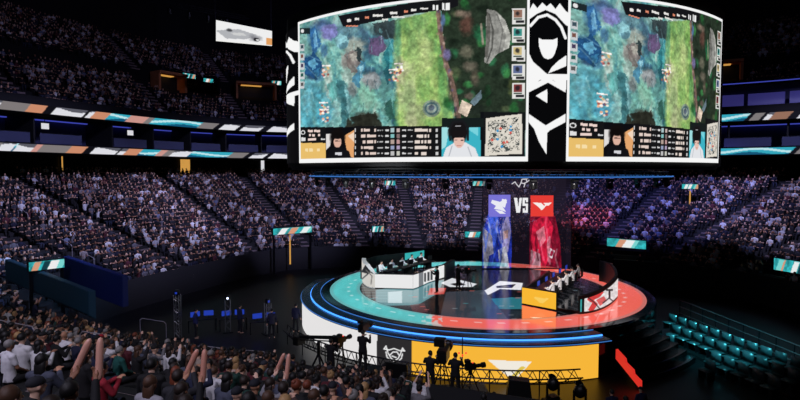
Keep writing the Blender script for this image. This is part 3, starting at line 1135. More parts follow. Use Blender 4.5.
    p.poly([(452, 138), (466, 138), (465, 131), (453, 131)], (24, 20, 22))
    p.rect(454.6, 139.6, 457.6, 140.6, (70, 46, 44))
    p.rect(460.6, 139.6, 463.6, 140.6, (70, 46, 44))
    p.rect(456.8, 145.4, 461.2, 146.2, (190, 110, 106))
    p.line([(450, 140), (449, 130), (453, 122), (463, 121), (468, 128), (468, 140)], 2.0, (26, 26, 30))
    p.rect(455, 125.5, 461, 126.6, (190, 190, 196))
    # small map
    p.rect(484, 112, 525, 160, (22, 24, 26))
    p.poly([(486, 118.5), (503, 116), (521.5, 114), (522.6, 134), (522, 154), (503, 154.5), (485, 156), (485.6, 136)], (222, 216, 204))
    inside = p.inside([(488, 121), (519, 117), (519.5, 150), (488, 153)])
    n = fbm(p.X * 0.34 + 3, p.Y * 0.34, 77, 3)
    ridge = np.abs(n - 0.5) < 0.035
    p.mix((inside & ridge) * 1.0, (34, 44, 46))
    p.mix((inside & (n > 0.66)) * 1.0, (70, 78, 78))
    p.line([(489, 150), (519, 121)], 2.0, (222, 216, 204))
    for q in range(10):
        p.disc(492 + 24 * hash2(q, 1.0, 4), 122 + 26 * hash2(q, 2.0, 4), 1.3, 1.3, ((60, 150, 200), (210, 90, 80))[q % 2])
    return p


def feed(X, Y):
    p = game_picture(X, Y)
    ny = X.shape[1]
    c = p.c.reshape(*X.shape, 3)
    e = max(2, int(ny * 0.02))
    c[:, :int(ny * 0.032)] = (246, 246, 246)
    c[:, -e:] = (246, 246, 246)
    nx = X.shape[0]
    c[:int(nx * 0.014)] = (246, 246, 246)
    c[-int(nx * 0.012):] = (246, 246, 246)
    return c.reshape(-1, 3)


NU, NV = 400, 260
aL = np.linspace(A_L0, A_L1, NU)
left = wrap('video_screen', aL, ZB, ZT, NV, feed)
feed_col = None
n4 = np.zeros(NU * NV * 4, np.float32)
left.data.color_attributes['col'].data.foreach_get('color', n4)
aR = np.linspace(A_R0, A_R1, NU)
right = wrap('video_screen', aR, ZB, ZT, NV, lambda X, Y: np.zeros((X.size, 3)))
right.data.color_attributes['col'].data.foreach_set('color', n4)


def ornament(X, Y):
    """white tribal pattern on black between the screens, in the measuring units of the photo crop"""
    x = (X - 515) * 2.417
    y = Y * 2.424
    W, K = (246, 246, 246), (8, 8, 10)
    p = Paint(x, y, K)
    p.poly([(20, 60), (33, 48), (52, 34), (74, 24), (98, 34), (122, 60), (140, 70), (140, -10), (20, -10)], W)
    p.poly([(20, 40), (20, -60), (140, -60), (140, 40), (122, 26), (108, 8), (98, 22), (86, 8), (76, 16), (66, 6), (54, 20), (44, 8), (34, 26)], K)
    p.poly([(33, 62), (50, 47), (66, 40), (80, 46), (80, 76), (64, 60), (48, 70), (36, 92)], K)
    p.poly([(84, 44), (100, 52), (118, 84), (122, 130), (108, 92), (88, 72)], K)
    p.line([(122, 92), (112, 66), (98, 48), (78, 36), (56, 42), (38, 62)], 7, W)
    p.poly([(57, 92), (66, 96), (92, 96), (103, 92), (102, 112), (96, 130), (90, 140), (80, 144), (70, 140), (64, 130), (58, 112)], W)
    p.poly([(33, 128), (44, 150), (60, 164), (78, 180), (33, 180)], W)
    p.poly([(124, 134), (104, 148), (88, 164), (80, 178), (100, 170), (124, 160)], W)
    p.rect(20, 180, 140, 194, W)
    p.poly([(33, 194), (60, 194), (33, 214)], W)
    p.poly([(124, 194), (92, 194), (124, 218)], W)
    p.poly([(33, 208), (72, 190), (84, 190), (122, 214), (122, 224), (80, 200), (33, 224)], W)
    p.poly([(50, 232), (78, 216), (78, 250)], W)
    p.poly([(33, 276), (74, 304), (122, 276), (122, 296), (84, 316), (78, 322), (76, 374), (58, 344), (46, 312), (33, 296)], W)
    return p.c


a_gap = np.linspace(A_L1, A_R0, 120)
wrap('ornament_panel', a_gap, ZB, ZT + 0.4, 300, ornament, SR + 0.01)
# left-hand ornament on the rounded corner
cpts = np.array(([sb(a) for a in np.linspace(R(-45.5), R(-45.6), 2)] + [(x - 0.06, y - 0.03) for x, y in corner(-1)[:9]]))
tt = np.linspace(0, 1, 60)
ci = np.concatenate([[0], np.cumsum(np.hypot(*(cpts[1:] - cpts[:-1]).T))])
cp = np.stack([np.interp(tt * ci[-1], ci, cpts[:, 0]), np.interp(tt * ci[-1], ci, cpts[:, 1])], -1)


def ornament_side(X, Y):
    n, m = X.shape
    U = np.tile(np.linspace(0, 1, n)[:, None], (1, m))
    Yv = np.tile(np.linspace(165, -5, m)[None, :], (n, 1))
    return ornament(515 + (24 + (1 - U) * 110) / 2.417, Yv)


wrap('ornament_panel', None, ZB, ZT - 0.2, 220, ornament_side, pts=cp)
# hanging cables and the bright rim under the board
for sx_ in (-8, 8):
    for sy_ in (-4, 5):
        bm = bmesh.new()
        tube(bm, (sx_, sy_, ZT + 0.7 - ZB), (sx_, sy_, 45.7 - ZB), 0.08)
        obj('hanging_cable', bm, M['darkmetal'], SBT)

# LED hoop under the scoreboard
hp = thing('lighting_hoop', 'thin circular truss with a blue LED line under the scoreboard', 'truss', (5.64, 37.3, 9.62))
TN = 90
bm = bmesh.new()
for rr, zz in ((11.6, 0.0), (11.2, 0.0), (11.4, 0.3)):
    for k in range(TN):
        a, b = 2 * pi * k / TN, 2 * pi * (k + 1) / TN
        tube(bm, (rr * math.cos(a), rr * math.sin(a), zz), (rr * math.cos(b), rr * math.sin(b), zz), 0.035, seg=6, cap=False)
for k in range(TN):
    a, b = 2 * pi * k / TN, 2 * pi * (k + .5) / TN
    tube(bm, (11.6 * math.cos(a), 11.6 * math.sin(a), 0), (11.4 * math.cos(b), 11.4 * math.sin(b), .3), 0.02, seg=5, cap=False)
    tube(bm, (11.2 * math.cos(a), 11.2 * math.sin(a), 0), (11.4 * math.cos(b), 11.4 * math.sin(b), .3), 0.02, seg=5, cap=False)
obj('truss_frame', bm, M['darkmetal'], hp)
bm = bmesh.new()
lathe_pts = [(11.66, 0.0), (11.70, 0.0), (11.70, 0.06), (11.66, 0.06)]
for k in range(160):
    a, b = 2 * pi * k / 160, 2 * pi * (k + 1) / 160
    vs = [[bm.verts.new((r * math.cos(q), r * math.sin(q), z)) for r, z in lathe_pts] for q in (a, b)]
    for j in range(4):
        bm.faces.new((vs[0][j], vs[0][(j + 1) % 4], vs[1][(j + 1) % 4], vs[1][j]))
bmesh.ops.remove_doubles(bm, verts=bm.verts[:], dist=1e-4)
obj('led_line', bm, M['bluethin'], hp)
for k in range(4):
    a = pi / 4 + k * pi / 2
    bm = bmesh.new()
    tube(bm, (11.4 * math.cos(a), 11.4 * math.sin(a), .3), (11.4 * math.cos(a) * .98, 11.4 * math.sin(a) * .9, .40), 0.02)
    obj('hanging_wire', bm, M['darkmetal'], hp)
for k in range(14):
    a = R(200 + k * 10.5)
    e = thing('moving_head_lamp', 'small black moving-head lamp under the hoop truss, number %d from its left end' % (k + 1), 'stage lamp', (5.64 + 11.4 * math.cos(a), 37.3 + 11.4 * math.sin(a), 9.57), a, 'moving heads under the hoop')
    bm = bmesh.new()
    box(bm, (0, 0, -0.08), (0.3, 0.3, 0.16), bevel=0.02)
    obj('lamp_base', bm, M['black'], e)
    bm = bmesh.new()
    for s in (-1, 1):
        box(bm, (0, s * 0.17, -0.3), (0.1, 0.03, 0.34))
    box(bm, (0, 0, -0.15), (0.1, 0.36, 0.04))
    obj('yoke', bm, M['black'], e)
    bm = bmesh.new()
    lathe(bm, [(0.08, -0.52), (0.12, -0.48), (0.13, -0.3), (0.10, -0.2)], 14)
    obj('lamp_head', bm, M['black'], e)

# side video board high at the left
P0, P1, P2, P3 = at(216, 20, 60), at(272, 31, 63.5), at(216, 41, 60), at(272, 46, 63.5)
sv = thing('side_video_board', 'white hanging video board high in the upper left corner of the hall', 'video board', P2)
nu, nv = 70, 30
U, W_ = np.meshgrid(np.linspace(0, 1, nu), np.linspace(0, 1, nv), indexing='ij')
P0n, P1n, P2n, P3n = [np.array(q) for q in (P0, P1, P2, P3)]
Vg = (P2n + (P3n - P2n) * U[..., None]) * (1 - W_[..., None]) + (P0n + (P1n - P0n) * U[..., None]) * W_[..., None]
p = Paint(U * 56, (1 - W_) * 24, (238, 238, 238))
p.poly([(0, 12), (22, 6), (40, 10), (30, 18), (10, 20)], (176, 178, 182))
p.blob(38, 15, 7, 5, (120, 120, 126), .9, 1.5, seed=2)
p.disc(40, 17, 3.4, 2.6, (30, 30, 34))
p.disc(41, 17, 1.5, 1.3, (220, 220, 220))
p.blob(13, 9, 3, 2.2, (40, 42, 46), .8, 2, seed=3)
p.poly([(14, 12), (26, 10), (30, 13), (18, 15)], (205, 206, 206))
p.rect(50, 12, 57, 25, (226, 160, 96))
p.rect(0, 22.5, 57, 25, (244, 244, 240))
mesh_np('led_face', Vg.reshape(-1, 3) - P2n, grid_faces(nu, nv), M['screen'], sv, p.c)
bm = bmesh.new()
d = (P3 - P2)
nrm = Vector((-d.y, d.x, 0)).normalized()
vs = [bm.verts.new(q - P2 + nrm * s) for s in (0.05, 0.5) for q in (P2, P3, P1, P0)]
for f_ in ((0, 1, 2, 3), (7, 6, 5, 4), (0, 4, 5, 1), (1, 5, 6, 2), (2, 6, 7, 3), (3, 7, 4, 0)):
    bm.faces.new([vs[k] for k in f_])
obj('board_case', bm, M['matte'], sv)
for q in (P0, P1):
    bm = bmesh.new()
    tube(bm, q - P2 + nrm * .25, Vector(q - P2) + nrm * .25 + Vector((0, 0, 45.8 - q.z)), 0.05)
    obj('hanging_cable', bm, M['darkmetal'], sv)
# its overhead truss with dark lamps
A_, B_ = at(150, 2, 65), at(245, 20, 69)
tr = thing('lamp_truss', 'sloping lighting truss with lamps above the white side video board', 'truss', A_)
bm = bmesh.new()
dd = B_ - A_
for o_ in (Vector((0, 0, 0)), Vector((0, 0, .5)), Vector((.4, .3, .25))):
    tube(bm, o_, dd + o_, 0.06)
for k in range(16):
    a = dd * (k / 16)
    b = dd * ((k + 1) / 16)
    tube(bm, a, b + Vector((0, 0, .5)), 0.03, seg=6)
    tube(bm, a, b + Vector((.4, .3, .25)), 0.03, seg=6)
obj('truss_frame', bm, M['darkmetal'], tr)
for k in range(4):
    bm = bmesh.new()
    c = dd * (0.2 + 0.2 * k)
    lathe(bm, [(0.22, -1.1), (0.3, -0.9), (0.3, -0.4), (0.15, -0.2), (0.05, 0.0)], 14, Matrix.Translation(c))
    obj('lamp_can', bm, M['black'], tr)

# ================================================================== STAGE
SX, SY, SZ = 5.64, 37.3, 2.0
ST = thing('stage', 'round glossy black stage with teal and coral LED ring and lit skirt', 'stage', (SX, SY, 0))


def ring_prof(bm, prof, a0=0.0, a1=2 * pi, n=180):
    full = abs(a1 - a0 - 2 * pi) < 1e-6
    rows = []
    for k in range(n if full else n + 1):
        a = a0 + (a1 - a0) * k / n
        rows.append([bm.verts.new((r * math.cos(a), r * math.sin(a), z)) for r, z in prof])
    m = len(rows)
    for k in range(m if full else m - 1):
        a, b = rows[k], rows[(k + 1) % m]
        for j in range(len(prof)):
            q = (j + 1) % len(prof)
            bm.faces.new((a[j], b[j], b[q], a[q]))
    if not full:
        bm.faces.new(rows[0][::-1])
        bm.faces.new(rows[-1])
    return bm


bm = bmesh.new()
lathe(bm, [(10.95, 0.0), (10.95, 1.92), (10.9, SZ)], 180)
obj('deck', bm, M['deck'], ST)
RA, RB = R(-196), R(-68.2)
bm = bmesh.new()
ring_prof(bm, [(10.96, 0.0), (12.05, 0.0), (12.05, 1.68), (10.96, 1.78)], RA, RB)
obj('front_apron', bm, M['deck'], ST)
bm = bmesh.new()
ring_prof(bm, [(10.98, 1.80), (11.62, 1.80), (11.62, 1.95), (10.98, 1.95)], RA, RB)
obj('rim_step', bm, M['rim'], ST)
bm = bmesh.new()
ring_prof(bm, [(11.66, 1.70), (12.26, 1.70), (12.26, 1.84), (11.66, 1.84)], RA, RB)
obj('rim_step', bm, M['rim'], ST)
for r, z, h in ((10.99, 1.955, .035), (11.64, 1.845, .07), (12.27, 1.76, .03)):
    bm = bmesh.new()
    ring_prof(bm, [(r, z), (r + .035, z), (r + .035, z + h), (r, z + h)], RA, RB)
    obj('led_strip', bm, M['blueled'] if r > 11.2 and r < 12 else M['bluethin'], ST)

# floor LED pictures, with reflections and a beam pool painted in
na, nr = 720, 14
AA = np.linspace(0, 2 * pi, na)
RR = np.linspace(8.4, 10.4, nr)
V = np.stack([RR[None, :] * np.cos(AA)[:, None], RR[None, :] * np.sin(AA)[:, None], np.full((na, nr), SZ + .012)], -1)
X, Y, f = proj(V + np.array([SX, SY, 0]))
ang = np.degrees(np.arctan2(V[..., 1], V[..., 0])).ravel()
p = Paint(X, Y, (84, 186, 186))
p.texture(.10, .15, 3)
coral = ((X.ravel() > 432) & (Y.ravel() > 296)) | ((X.ravel() > 508) & (Y.ravel() <= 296))
p.mix(coral * 1.0, (232, 98, 84))
edge = ((np.abs(X.ravel() - 432) < 10) & (Y.ravel() > 296) & (hash2(np.floor(X.ravel() / 3), np.floor(Y.ravel() / 2), 3) > .5))
p.mix(edge * .8, (190, 200, 200))
rr_ = np.tile(RR, na)
dash = (np.abs(rr_ - 9.2) < .12) & (np.sin(np.radians(ang) * 46) > .55)
p.mix(dash * .55, (235, 240, 240))
p.mix(((rr_ < 8.6) | (rr_ > 10.2)) * .35, (120, 130, 135))
mesh_np('ring_light', V.reshape(-1, 3), grid_faces(na, nr), M['ledfloor'], ST, p.c)

nx_, ny_ = 260, 260
GX, GY = np.meshgrid(np.linspace(-1, 1, nx_), np.linspace(-1, 1, ny_), indexing='ij')
# square grid squeezed on to a disc
DX, DY = GX * np.sqrt(1 - GY ** 2 / 2) * 8.36, GY * np.sqrt(1 - GX ** 2 / 2) * 8.36
V = np.stack([DX, DY, np.full_like(DX, SZ + .008)], -1)
X, Y, f = proj(V + np.array([SX, SY, 0]))
p = Paint(X, Y, (7, 9, 12))
lines = (np.abs(((DY.ravel() + 20) % 0.8) - .4) < .05) & (X.ravel() < 395)
p.mix(lines * .8, (92, 110, 118))  # grey stripes are reflections painted into the floor
lines = (np.abs(((DX.ravel() + DY.ravel() * .4 + 20) % 0.7) - .35) < .04) & (X.ravel() > 552) & (X.ravel() < 600)
p.mix(lines * .7, (78, 78, 84))
p.poly([(376, 290), (444, 280), (438, 293), (418, 305), (376, 306)], (96, 162, 170), .75)
p.poly([(388, 292), (402, 291), (402, 303), (388, 303)], (190, 206, 210), .8)
p.poly([(479, 294), (500, 281), (523, 283), (521, 290), (500, 289), (488, 295)], (225, 225, 228))
p.poly([(496, 286), (516, 284), (512, 288), (497, 288)], (14, 14, 18))
p.poly([(441, 283), (452, 278), (477, 284), (472, 287), (450, 287)], (214, 216, 220))
p.poly([(450, 284), (460, 282), (466, 285), (456, 286)], (18, 20, 24))
p.poly([(484, 299), (522, 297), (522, 309), (490, 309)], (40, 120, 132), .9)
p.poly([(446, 292), (484, 290), (508, 319), (440, 318)], (54, 62, 72), .9)  # pool of the light beams, painted as a grey wedge
p.poly([(430, 288), (446, 288), (444, 294), (428, 295)], (206, 70, 62), .9)
p.poly([(410, 305), (424, 303), (428, 312), (414, 314)], (120, 60, 60), .6)
p.poly([(522, 305), (556, 312), (556, 330), (522, 330)], (226, 96, 72))  # reflection of the yellow booth front, painted in coral
p.poly([(530, 317), (548, 318), (540, 322), (538, 319.5)], (240, 210, 190))
p.poly([(577, 268), (598, 271), (600, 276), (580, 275)], (220, 88, 80))
p.poly([(560, 318), (584, 316), (582, 326), (562, 328)], (34, 40, 44))
for q in range(40):
    x, y = 360 + 240 * hash2(q, 1., 9), 285 + 34 * hash2(q, 2., 9)
    p.rect(x, y, x + 5, y + .8, ((120, 140, 150), (200, 90, 80), (60, 150, 160), (150, 150, 155))[q % 4], .6)
mesh_np('floor_screen', V.reshape(-1, 3), grid_faces(nx_, ny_), M['ledfloor'], ST, p.c)

# curved LED skirt
na, nv = 520, 60
a0, a1 = R(-178), R(-71.5)
AA = np.linspace(a0, a1, na)
ZS = np.linspace(0.04, 1.70, nv)
V = np.zeros((na, nv, 3))
V[..., 0], V[..., 1], V[..., 2] = 12.22 * np.cos(AA)[:, None], 12.22 * np.sin(AA)[:, None], ZS[None, :]
X, Y, f = proj(V + np.array([SX, SY, 0]))
back = (AA < R(-162))
p = Paint(X, Y, (228, 226, 226))
p.rect(377, 0, 412, 500, (44, 42, 44))
p.rect(412, 0, 700, 500, (246, 182, 58))
for pts in ([(384, 349), (386, 346), (388, 353), (391, 358), (394, 361)], [(404.5, 351), (402.5, 348), (400.5, 354), (398, 358.6), (394, 361)], [(384, 349), (389, 350), (394, 348.5), (399, 350.5), (404.5, 351)],
            [(390, 355), (393, 352), (397, 352), (399, 355)], [(386, 352), (387, 357), (390, 360)], [(402.4, 354), (401.4, 358.4), (398.6, 361)], [(392, 356), (396, 357.5)]):
    p.line(pts, 1.2, (236, 236, 236))
p.poly([(488, 360), (532, 361.5), (517, 378), (507, 376)], (240, 234, 222))
p.poly([(521, 366.5), (526, 366.8), (514, 379), (509, 378)], (222, 196, 84))
sk = mesh_np('led_skirt', V.reshape(-1, 3), grid_faces(na, nv), M['screen'], ST, p.c)
# steps on the right-hand side of the stage
for k in range(6):
    bm = bmesh.new()
    r0 = 11.0 + k * .42
    ring_prof(bm, [(r0, 0.0), (r0 + .44, 0.0), (r0 + .44, 1.65 - k * .27), (r0, 1.65 - k * .27)], R(-67), R(-44), 40)
    obj('step', bm, M['deck'], ST)
bm = bmesh.new()
vs = []
for r, z in ((12.5, 0.95), (14.0, 0.05), (14.0, 0.40), (13.6, .58), (13.55, .76), (13.1, .96), (13.05, 1.14), (12.5, 1.42)):
    vs.append([(r * math.cos(q), r * math.sin(q), z) for q in (R(-67.9), R(-67.3))])
A_ = [bm.verts.new(v[0]) for v in vs]
B_ = [bm.verts.new(v[1]) for v in vs]
bm.faces.new(A_)
bm.faces.new(B_[::-1])
for k in range(len(A_)):
    j = (k + 1) % len(A_)
    bm.faces.new((A_[j], A_[k], B_[k], B_[j]))
obj('red_side_panel', bm, M['red'], ST)['label'] = 'red glowing stair side panel'

# ---------------------------------------------------------------- see-through versus screen
Z0 = at_z(526, 269, SZ)
VY = Z0.y
vx0, vx1 = at(483, 230, VY).x, at(572, 230, VY).x
vz1 = at(526, 178, VY).z
W_, H_ = vx1 - vx0, vz1 - SZ
vsx = thing('transparent_screen', 'tall see-through versus screen at the back of the stage', 'screen', ((vx0 + vx1) / 2, VY, SZ + .012))
nu, nv = 260, 270
U, Q = np.meshgrid(np.linspace(0, 1, nu), np.linspace(0, 1, nv), indexing='ij')
V = np.stack([(U - .5) * W_, np.zeros_like(U), Q * H_], -1)
X, Y, f = proj(V + np.array([(vx0 + vx1) / 2, VY, SZ]))
X, Y = X.ravel(), Y.ravel()
p = Paint(X, Y, (34, 28, 42))
al = np.full(len(X), .40)
al[Y < 222] = .80
al[X > 566] = .5


def fig(pts, c, a):
    m = p.inside(pts)
    p.mix(m * 1.0, c)
    al[m] = a


# blue figure
fig([(487, 216), (510, 216), (512, 240), (511, 272), (482, 272), (483, 236)], (40, 62, 190), .5)
fig([(488, 214), (498, 216), (500, 232), (494, 246), (488, 236)], (66, 100, 225), .75)
fig([(500, 232), (508, 212), (511, 232), (508, 252), (503, 256)], (158, 150, 205), .72)
fig([(482, 226), (492, 236), (494, 256), (484, 272)], (150, 148, 172), .6)
fig([(498, 250), (506, 246), (510, 272), (500, 272)], (206, 206, 226), .6)
fig([(489, 256), (497, 252), (498, 272), (487, 272)], (38, 52, 150), .75)
fig([(502, 232), (508, 230), (508, 238), (503, 240)], (190, 150, 150), .8)
# red figure
fig([(530, 216), (555, 216), (560, 240), (562, 272), (529, 272)], (150, 22, 52), .55)
fig([(533, 222), (546, 214), (553, 226), (552, 250), (545, 268), (534, 262), (531, 240)], (214, 32, 66), .85)
fig([(536, 232), (544, 226), (546, 240), (540, 248)], (236, 126, 146), .85)
fig([(531, 250), (540, 254), (541, 272), (530, 272)], (226, 160, 176), .6)
fig([(548, 236), (556, 244), (556, 264), (550, 262)], (168, 30, 60), .75)
fig([(550, 248), (555, 251), (552, 259), (548, 256)], (225, 205, 215), .85)
fig([(551.2, 250.4), (553.6, 252), (551.6, 256.8), (549.6, 255.4)], (150, 30, 60), .85)
for q in range(26):                                           # folds of the two glowing figures
    left_ = q % 2 == 0
    x0 = (483 if left_ else 530) + 27 * hash2(q, 1., 12)
    y0 = 216 + 34 * hash2(q, 2., 12)
    c_ = [((70, 110, 240), (190, 190, 225), (30, 44, 130)), ((250, 90, 120), (240, 170, 185), (110, 16, 40))][0 if left_ else 1][q % 3]
    p.line([(x0, y0), (x0 + 5 * (hash2(q, 3., 12) - .5), y0 + 8), (x0 + 9 * (hash2(q, 4., 12) - .5), y0 + 18 + 8 * hash2(q, 5., 12))], 1.6, c_, .55)
n = fbm(X * .35, Y * .2, 5)
m = (al > .42) & (Y > 218) & (X < 563)
p.c[m] *= (0.45 + 1.1 * n[m])[:, None]
al[m] *= np.clip(.55 + .9 * fbm(X * .22 + 5, Y * .16, 8)[m], 0, 1)
# emblem squares and letters
fig([(488.6, 195), (510.4, 195), (510.4, 217), (488.6, 217)], (122, 116, 214), .97)
for pts in ([(492, 200), (500, 202), (506, 199), (507, 203), (502, 206), (506, 212), (500, 210), (494, 209), (496, 206), (491, 203)], [(495, 210), (502, 211), (506, 214), (500, 214)], [(502, 199), (507, 200), (505, 208), (501, 206)]):
    fig(pts, (236, 236, 246), .97)
fig([(530.6, 195.4), (553.4, 195.4), (553.4, 216.6), (530.6, 216.6)], (232, 62, 54), .97)
fig([(532.6, 202.6), (541, 203), (544.4, 206.2), (541, 209.6), (537.8, 206.6)], (250, 240, 236), .97)
fig([(543.4, 203), (551.6, 202.8), (549, 205.6), (546.2, 205.8), (542.4, 210), (540.6, 210), (545.2, 205.2)], (250, 240, 236), .97)
fig([(514, 198), (517.2, 198), (518.3, 207.6), (519.4, 198), (522, 198), (520, 212.8), (516.4, 212.8)], (240, 240, 242), .97)
for r_ in ((522.6, 198, 528, 200.4), (522.6, 198, 524.8, 206), (522.6, 203.8, 528, 206.2), (525.9, 204, 528, 212.8), (522.6, 210.4, 528, 212.8), (522.6, 208.6, 524.8, 212.8), (525.9, 198, 528, 202.4)):
    fig([(r_[0], r_[1]), (r_[2], r_[1]), (r_[2], r_[3]), (r_[0], r_[3])], (240, 240, 242), .97)


def ln(pts, w, c, a):
    n0 = p.c.copy()
    p.line(pts, w, c)
    al[np.abs(p.c - n0).sum(1) > 60] = a


for pts in ([(512, 184), (515, 182), (517, 185), (519, 187)], [(519, 187), (521, 183), (525, 184), (524, 187)], [(521, 183), (522, 179.4), (526, 179), (527, 182), (524, 183.6)], [(527, 182), (530, 180)], [(524, 179.4), (528, 178.6)]):
    ln(pts, 1.0, (225, 222, 228), .95)
C4 = np.concatenate([p.c, al[:, None]], 1)
mesh_np('led_sheet', V.reshape(-1, 3), grid_faces(nu, nv), M['clearled'], vsx, C4)
for s in (-1, 1):
    bm = bmesh.new()
    box(bm, (s * (W_ / 2 + .02), 0.03, H_ / 2), (.04, .06, H_))
    obj('frame_post', bm, M['darkmetal'], vsx)
bm = bmesh.new()
box(bm, (0, 0.03, H_ + .03), (W_ + .08, .06, .06))
box(bm, (0, 0.05, .03), (W_ + .08, .3, .06))
obj('frame_bar', bm, M['darkmetal'], vsx)

# ================================================================== PEOPLE
VOX = 0.0125


def remesh(name, bm, vox, m, smooth_it=3):
    me = bpy.data.meshes.new(name)
    bm.to_mesh(me)
    bm.free()
    o = bpy.data.objects.new(name + '_build', me)
    COL.objects.link(o)
    md = o.modifiers.new('r', 'REMESH')
    md.mode = 'VOXEL'
    md.voxel_size = vox
    ms = o.modifiers.new('s', 'SMOOTH')
    ms.factor = 0.5
    ms.iterations = smooth_it
    dg = bpy.context.evaluated_depsgraph_get()
    dg.update()
    out = bpy.data.meshes.new_from_object(o.evaluated_get(dg))
    bpy.data.objects.remove(o)
    out.name = name
    out.polygons.foreach_set('use_smooth', [True] * len(out.polygons))
    out.materials.clear()
    out.materials.append(m)
    return out


def V3(*a):
    return Vector(a)


SEATED = dict(pel=V3(0, 0, .54), sp=V3(0, -.02, .74), ch=V3(0, -.01, .96), nk=V3(0, 0, 1.13), hd=V3(0, .035, 1.29),
              hipl=V3(-.10, .03, .53), hipr=V3(.10, .03, .53), knl=V3(-.14, .42, .52), knr=V3(.14, .42, .52), anl=V3(-.14, .36, .10), anr=V3(.14, .36, .10))
STAND = dict(pel=V3(0, 0, .93), sp=V3(0, -.015, 1.12), ch=V3(0, -.01, 1.32), nk=V3(0, 0, 1.50), hd=V3(0, .03, 1.655),
             hipl=V3(-.10, 0, .90), hipr=V3(.10, 0, .90), knl=V3(-.13, .03, .49), knr=V3(.12, .02, .49), anl=V3(-.15, -.01, .09), anr=V3(.14, 0, .09))


def arms(J, el, wl, er, wr):
    J = dict(J)
    c = J['ch']
    J['shl'], J['shr'] = c + V3(-.185, 0, .10), c + V3(.185, 0, .10)
    J['ell'], J['wrl'], J['elr'], J['wrr'] = [c + V3(*q) for q in (el, wl, er, wr)]
    return J


def pose(kind):
    b = SEATED if kind.startswith('sit') else STAND
    if kind == 'sit_rest':
        return arms(b, (-.25, .06, -.16), (-.14, .28, -.30), (.25, .06, -.16), (.14, .28, -.30))
    if kind == 'sit_clap':
        return arms(b, (-.27, .12, -.10), (-.05, .33, .06), (.27, .12, -.10), (.05, .33, .06))
    if kind == 'sit_raise':
        return arms(b, (-.27, .10, .16), (-.16, .24, .40), (.27, .10, .16), (.16, .24, .40))
    if kind == 'sit_phone':
        return arms(b, (-.25, .06, -.16), (-.14, .28, -.30), (.26, .14, .10), (.12, .26, .33))
    if kind == 'sit_desk':
        return arms(b, (-.26, .12, -.14), (-.18, .36, -.12), (.26, .12, -.14), (.20, .36, -.12))
    if kind == 'stand_camera':
        return arms(b, (-.28, .12, -.06), (-.14, .36, .10), (.28, .12, -.06), (.16, .36, .10))
    return arms(b, (-.25, .02, -.18), (-.27, .10, -.42), (.25, .02, -.18), (.27, .10, -.42))


def hand(bm, w, d, side, curl):
    """palm, four unequal bent fingers and a thumb; w wrist, d forearm direction, side -1 left, +1 right"""
    d = d.normalized()
    up = Vector((0, 0, 1)) if abs(d.z) < .8 else Vector((0, 1, 0))
    across = d.cross(up).normalized()
    nrm = across.cross(d).normalized()
    k = w + d * .05
    for q in (-1, 0, 1):
        tube(bm, w + d * .01 + across * (.018 * q), w + d * .085 + across * (.026 * q), .019, .016, 8)
    for q, L in ((-1.5, .060), (-.5, .074), (.5, .078), (1.5, .066)):
        b0 = w + d * .088 + across * (.019 * q)
        m1 = b0 + (d * math.cos(curl * .6) - nrm * math.sin(curl * .6)) * (L * .55)
        m2 = m1 + (d * math.cos(curl * 1.5) - nrm * math.sin(curl * 1.5)) * (L * .5)
        tube(bm, b0, m1, .0105, .0098, 7)
        tube(bm, m1, m2, .0098, .0085, 7)
    t0 = w + d * .03 - across * (side * .025)
    t1 = t0 - across * (side * .03) + d * .035 - nrm * .012
    tube(bm, t0, t1, .0135, .0115, 7)
    tube(bm, t1, t1 + d * .032 - nrm * (.01 + .02 * curl), .0115, .0095, 7)


def body_bm(J, tilt=0.0):
    bm = bmesh.new()
    loft(bm, [(J['pel'] + V3(0, 0, -.10), .13, .10), (J['pel'], .165, .125), (J['sp'] + V3(0, 0, -.04), .140, .105), (J['sp'] + V3(0, 0, .08), .150, .11), (J['ch'], .175, .120),
              (J['ch'] + V3(0, 0, .09), .165, .10), (J['nk'] + V3(0, 0, -.035), .085, .07)])
    tube(bm, J['nk'] + V3(0, 0, -.06), J['hd'] + V3(0, -.02, -.06), .058, .052, 12)
    for s, a in ((-1, 'l'), (1, 'r')):
        tube(bm, J['ch'] + V3(s * .09, 0, .115), J['sh' + a], .062, .060, 12)
        tube(bm, J['sh' + a], J['el' + a], .054, .041, 12)
        tube(bm, J['el' + a], J['wr' + a], .041, .027, 12)
        hand(bm, J['wr' + a], J['wr' + a] - J['el' + a], s, .55)
        tube(bm, J['hip' + a], J['kn' + a], .088, .058, 12)
        tube(bm, J['kn' + a], J['an' + a], .056, .038, 12)
        tube(bm, J['an' + a] + V3(0, -.03, -.045), J['an' + a] + V3(0, .14, -.055), .040, .032, 10)
    h = J['hd']
    ellipsoid(bm, h + V3(0, -.012, .022), (.076, .096, .098))
    ellipsoid(bm, h + V3(0, .018, -.045), (.060, .074, .072))
    tube(bm, h + V3(0, .082, .015), h + V3(0, .106, -.018), .010, .015, 8)     # nose
    ellipsoid(bm, h + V3(0, .082, -.062), (.026, .014, .008))                  # lips
    for s in (-1, 1):
        ellipsoid(bm, h + V3(s * .078, -.008, -.005), (.012, .020, .032))       # ears
        ellipsoid(bm, h + V3(s * .031, .077, .012), (.015, .012, .010))         # eyes
        ellipsoid(bm, h + V3(s * .031, .080, .034), (.022, .010, .007))         # brows
    return bm


